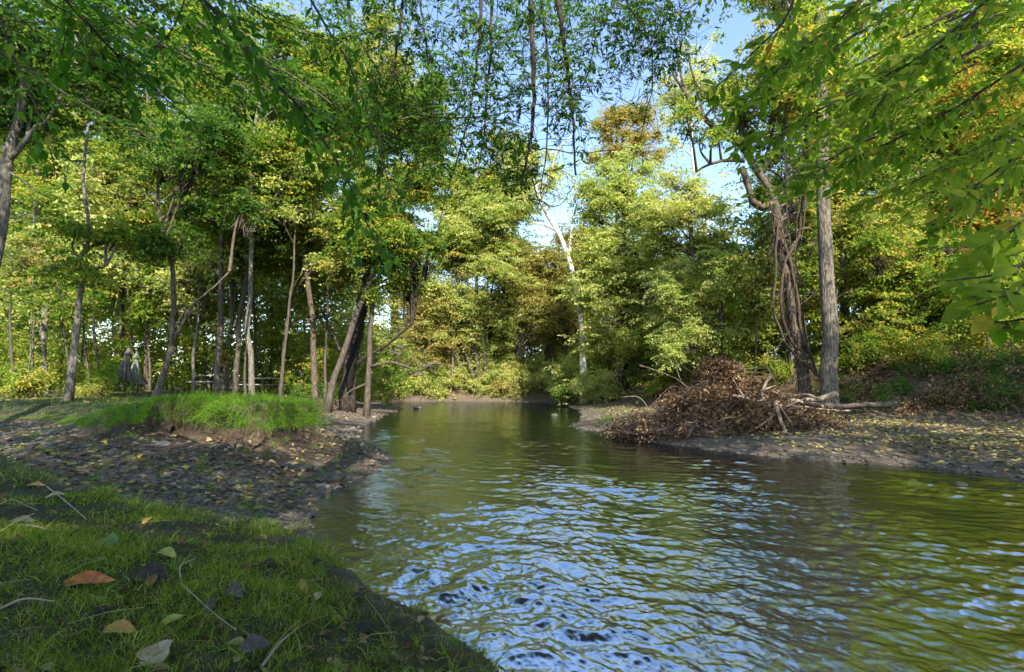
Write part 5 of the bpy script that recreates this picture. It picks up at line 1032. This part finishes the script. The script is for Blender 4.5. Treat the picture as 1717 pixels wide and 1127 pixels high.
LM = {'red': flat_mat('leaf_red_orange', [(.35, (0.228, 0.058, 0.022)), (.5, (0.363, 0.114, 0.036)), (.65, (0.409, 0.272, 0.058))]),
      'greenor': flat_mat('leaf_green_orange', [(.35, (0.081, 0.171, 0.058)), (.52, (0.182, 0.249, 0.068)), (.62, (0.477, 0.228, 0.046))]),
      'yelgr': flat_mat('leaf_yellow_green', [(.35, (0.137, 0.217, 0.046)), (.5, (0.285, 0.307, 0.068)), (.65, (0.455, 0.249, 0.068))]),
      'brown': flat_mat('leaf_dark_brown', [(.35, (0.015, 0.011, 0.009)), (.65, (0.045, 0.033, 0.027))]),
      'grey': flat_mat('leaf_grey_brown', [(.35, (0.045, 0.039, 0.039)), (.65, (0.114, 0.095, 0.095))]),
      'tan': flat_mat('leaf_pale_tan', [(.35, (0.249, 0.171, 0.103)), (.65, (0.477, 0.377, 0.249))]),
      'orange': flat_mat('leaf_orange', [(.35, (0.295, 0.149, 0.036)), (.65, (0.546, 0.341, 0.114))])}
def on_bank(px, py):
    r = ray(px, py); lo = None
    for d in np.linspace(.35, 8, 600):
        P = W(px, py, d)
        if P[2] < hz(P[0], P[1]): return P
    return P
def one_leaf(label, px, py, len_px, wr, ang, mk, curl=.25, lobes=0, tilt=.5, fold=.55, up=.015):
    P = on_bank(px, py); L = len_px*P[1]/858*.74; nseg = 14; ac = 6
    root = P+np.array([0, 0, up]); yaw = math.radians(ang)
    # leaf lies tilted towards the viewer: right = image x, v = up-slope
    ax = np.array([1, 0, 0.]); ay = np.array([0, math.cos(tilt), math.sin(tilt)]); az = np.cross(ax, ay)
    U = ax*math.cos(yaw)+ay*math.sin(yaw); S = -ax*math.sin(yaw)+ay*math.cos(yaw)
    V = []
    for i in range(nseg+1):
        t_ = i/nseg; w = math.sin(math.pi*t_**.85)**.8*(1+(.28*abs(math.sin(t_*math.pi*lobes)) if lobes else .05*math.sin(t_*30)))*wr*L/2
        for j in range(-ac//2, ac//2+1):
            s_ = j/(ac/2); V.append(root+U*(t_-.5)*L+S*s_*w+az*(abs(s_)**1.5*w*fold-curl*L*(t_-.5)**2+.03*L*math.sin(t_*9+s_*3)))
    V.append(0)
    V = np.array(V[:-1]); k = ac+1; i = np.arange(nseg)[:, None]*k; j = np.arange(ac)[None]
    m_ = MB(); m_.add(V, np.stack([i+j, i+k+j, i+k+j+1, i+j+1], -1).reshape(-1, 4)); 
    o = m_.build('fallen_leaf', LM[mk], None, smooth=True, loc=root); tag(o, label, 'leaf', 'fallen leaves on the near bank grass')
    m2 = MB(); tube(m2, smooth_path([-U*L*.5, -U*L*.68-az*.1*L, -U*L*.85-az*.02*L], 6), L*.012, 4); m2.build('stalk', BK['root'], o)
for a in [('green leaf with an orange folded edge standing up in the grass', 188, 920, 60, .55, 125, 'greenor', .3, 0, 1.0), ('yellow-green wavy leaf right of the green-orange one', 280, 936, 52, .42, -20, 'yelgr', .3),
          ('large red-orange leaf with a yellow end lying left of the dark crumpled leaf', 142, 986, 120, .30, 8, 'red', .15), ('dark brown crumpled leaf in the centre of the near grass', 250, 978, 84, .50, -8, 'brown', .5, 4),
          ('narrow light green leaf pointing up right near the bottom', 285, 1054, 56, .40, 38, 'yelgr', .1), ('orange, yellow and green leaf at the bottom left beside the pale tan leaf', 200, 1068, 74, .42, -4, 'orange', .15),
          ('pale tan curled leaf at the bottom edge', 262, 1110, 70, .75, 118, 'tan', .4, 3), ('grey withered leaf hanging on a twig in the near grass', 350, 1027, 54, .45, 100, 'grey', .3),
          ('grey-brown curled leaf above the withered grey one', 388, 1003, 56, .5, -15, 'grey', .5, 3), ('orange lanceolate leaf right side of the near grass', 508, 994, 46, .36, -48, 'orange', .15),
          ('small pale tan scrap beside the orange lanceolate leaf', 534, 1008, 24, .7, 80, 'tan', .3), ('brown leaf at the bottom edge right of the grey one', 424, 1098, 70, .5, 20, 'grey', .4, 3),
          ('pale yellowish leaf at the far left of the near bank', 36, 880, 54, .35, 5, 'tan', .2), ('orange-brown leaf high on the near bank at the left edge', 60, 818, 42, .3, 0, 'orange', .2),
          ('dark grey folded leaf left of the bottom orange leaf', 167, 1040, 50, .5, 60, 'brown', .4), ('dark pointed brown leaf near the water edge of the bank', 530, 951, 28, .4, 35, 'brown', .2),
          ('small yellow leaf in the upper near grass', 246, 880, 24, .6, 80, 'orange', .2), ('light leaf lying where grass meets the gravel', 371, 845, 26, .35, 15, 'orange', .1),
          ('dark curled leaf deep in grass above the water', 450, 955, 34, .6, 10, 'brown', .4, 3), ('brown wet leaf on the sloping edge above the stream', 612, 1066, 50, .6, 30, 'brown', .4, 3), ('crumpled brown leaf at the lower end of the bank', 600, 1012, 36, .6, 60, 'brown', .5, 3),
          ('pinkish small leaf in the right part of the near grass', 412, 966, 24, .4, 25, 'red', .3), ('pale leaf in the lower left grass', 92, 836 + 0, 40, .35, 20, 'tan', .2)]:
    one_leaf(*a)
def twig(label, pts, r, mk='root'):
    P = np.array([on_bank(*p_)+[0, 0, .012+.01*(i % 2)] for i, p_ in enumerate(pts)]); q = smooth_path(P, 18); m_ = MB(); tube(m_, q, np.linspace(r, r*.5, 18), 6, .9, lump=.2)
    o = m_.build('fallen_twig', BK[mk], None, smooth=True, loc=P[0]); tag(o, label, 'twig', 'twigs on the near bank')
twig('crooked pale twig bending down through the near grass', [(325, 945), (302, 962), (304, 985), (320, 1010), (355, 1035), (395, 1075)], .0022)
twig('thin straight stick on the upper near bank', [(78, 820), (110, 850), (145, 877)], .003)
twig('long brown stem lying flat at the left edge', [(0, 884), (50, 893), (110, 902)], .003)
twig('short pale stick at the bottom left', [(0, 1030), (40, 1022), (90, 1018)], .003)
twig('arched pale stem at the left edge of the near grass', [(0, 850), (20, 847), (42, 852), (62, 866)], .0025)
twig('brown stalk slanting at the bottom middle', [(440, 1127), (470, 1095), (500, 1062)], .003)
twig('bare twig sticking out over the water from the bank', [(455, 868), (480, 862), (495, 878)], .002, 'drift')
print('LEAVES', TOTAL[0])
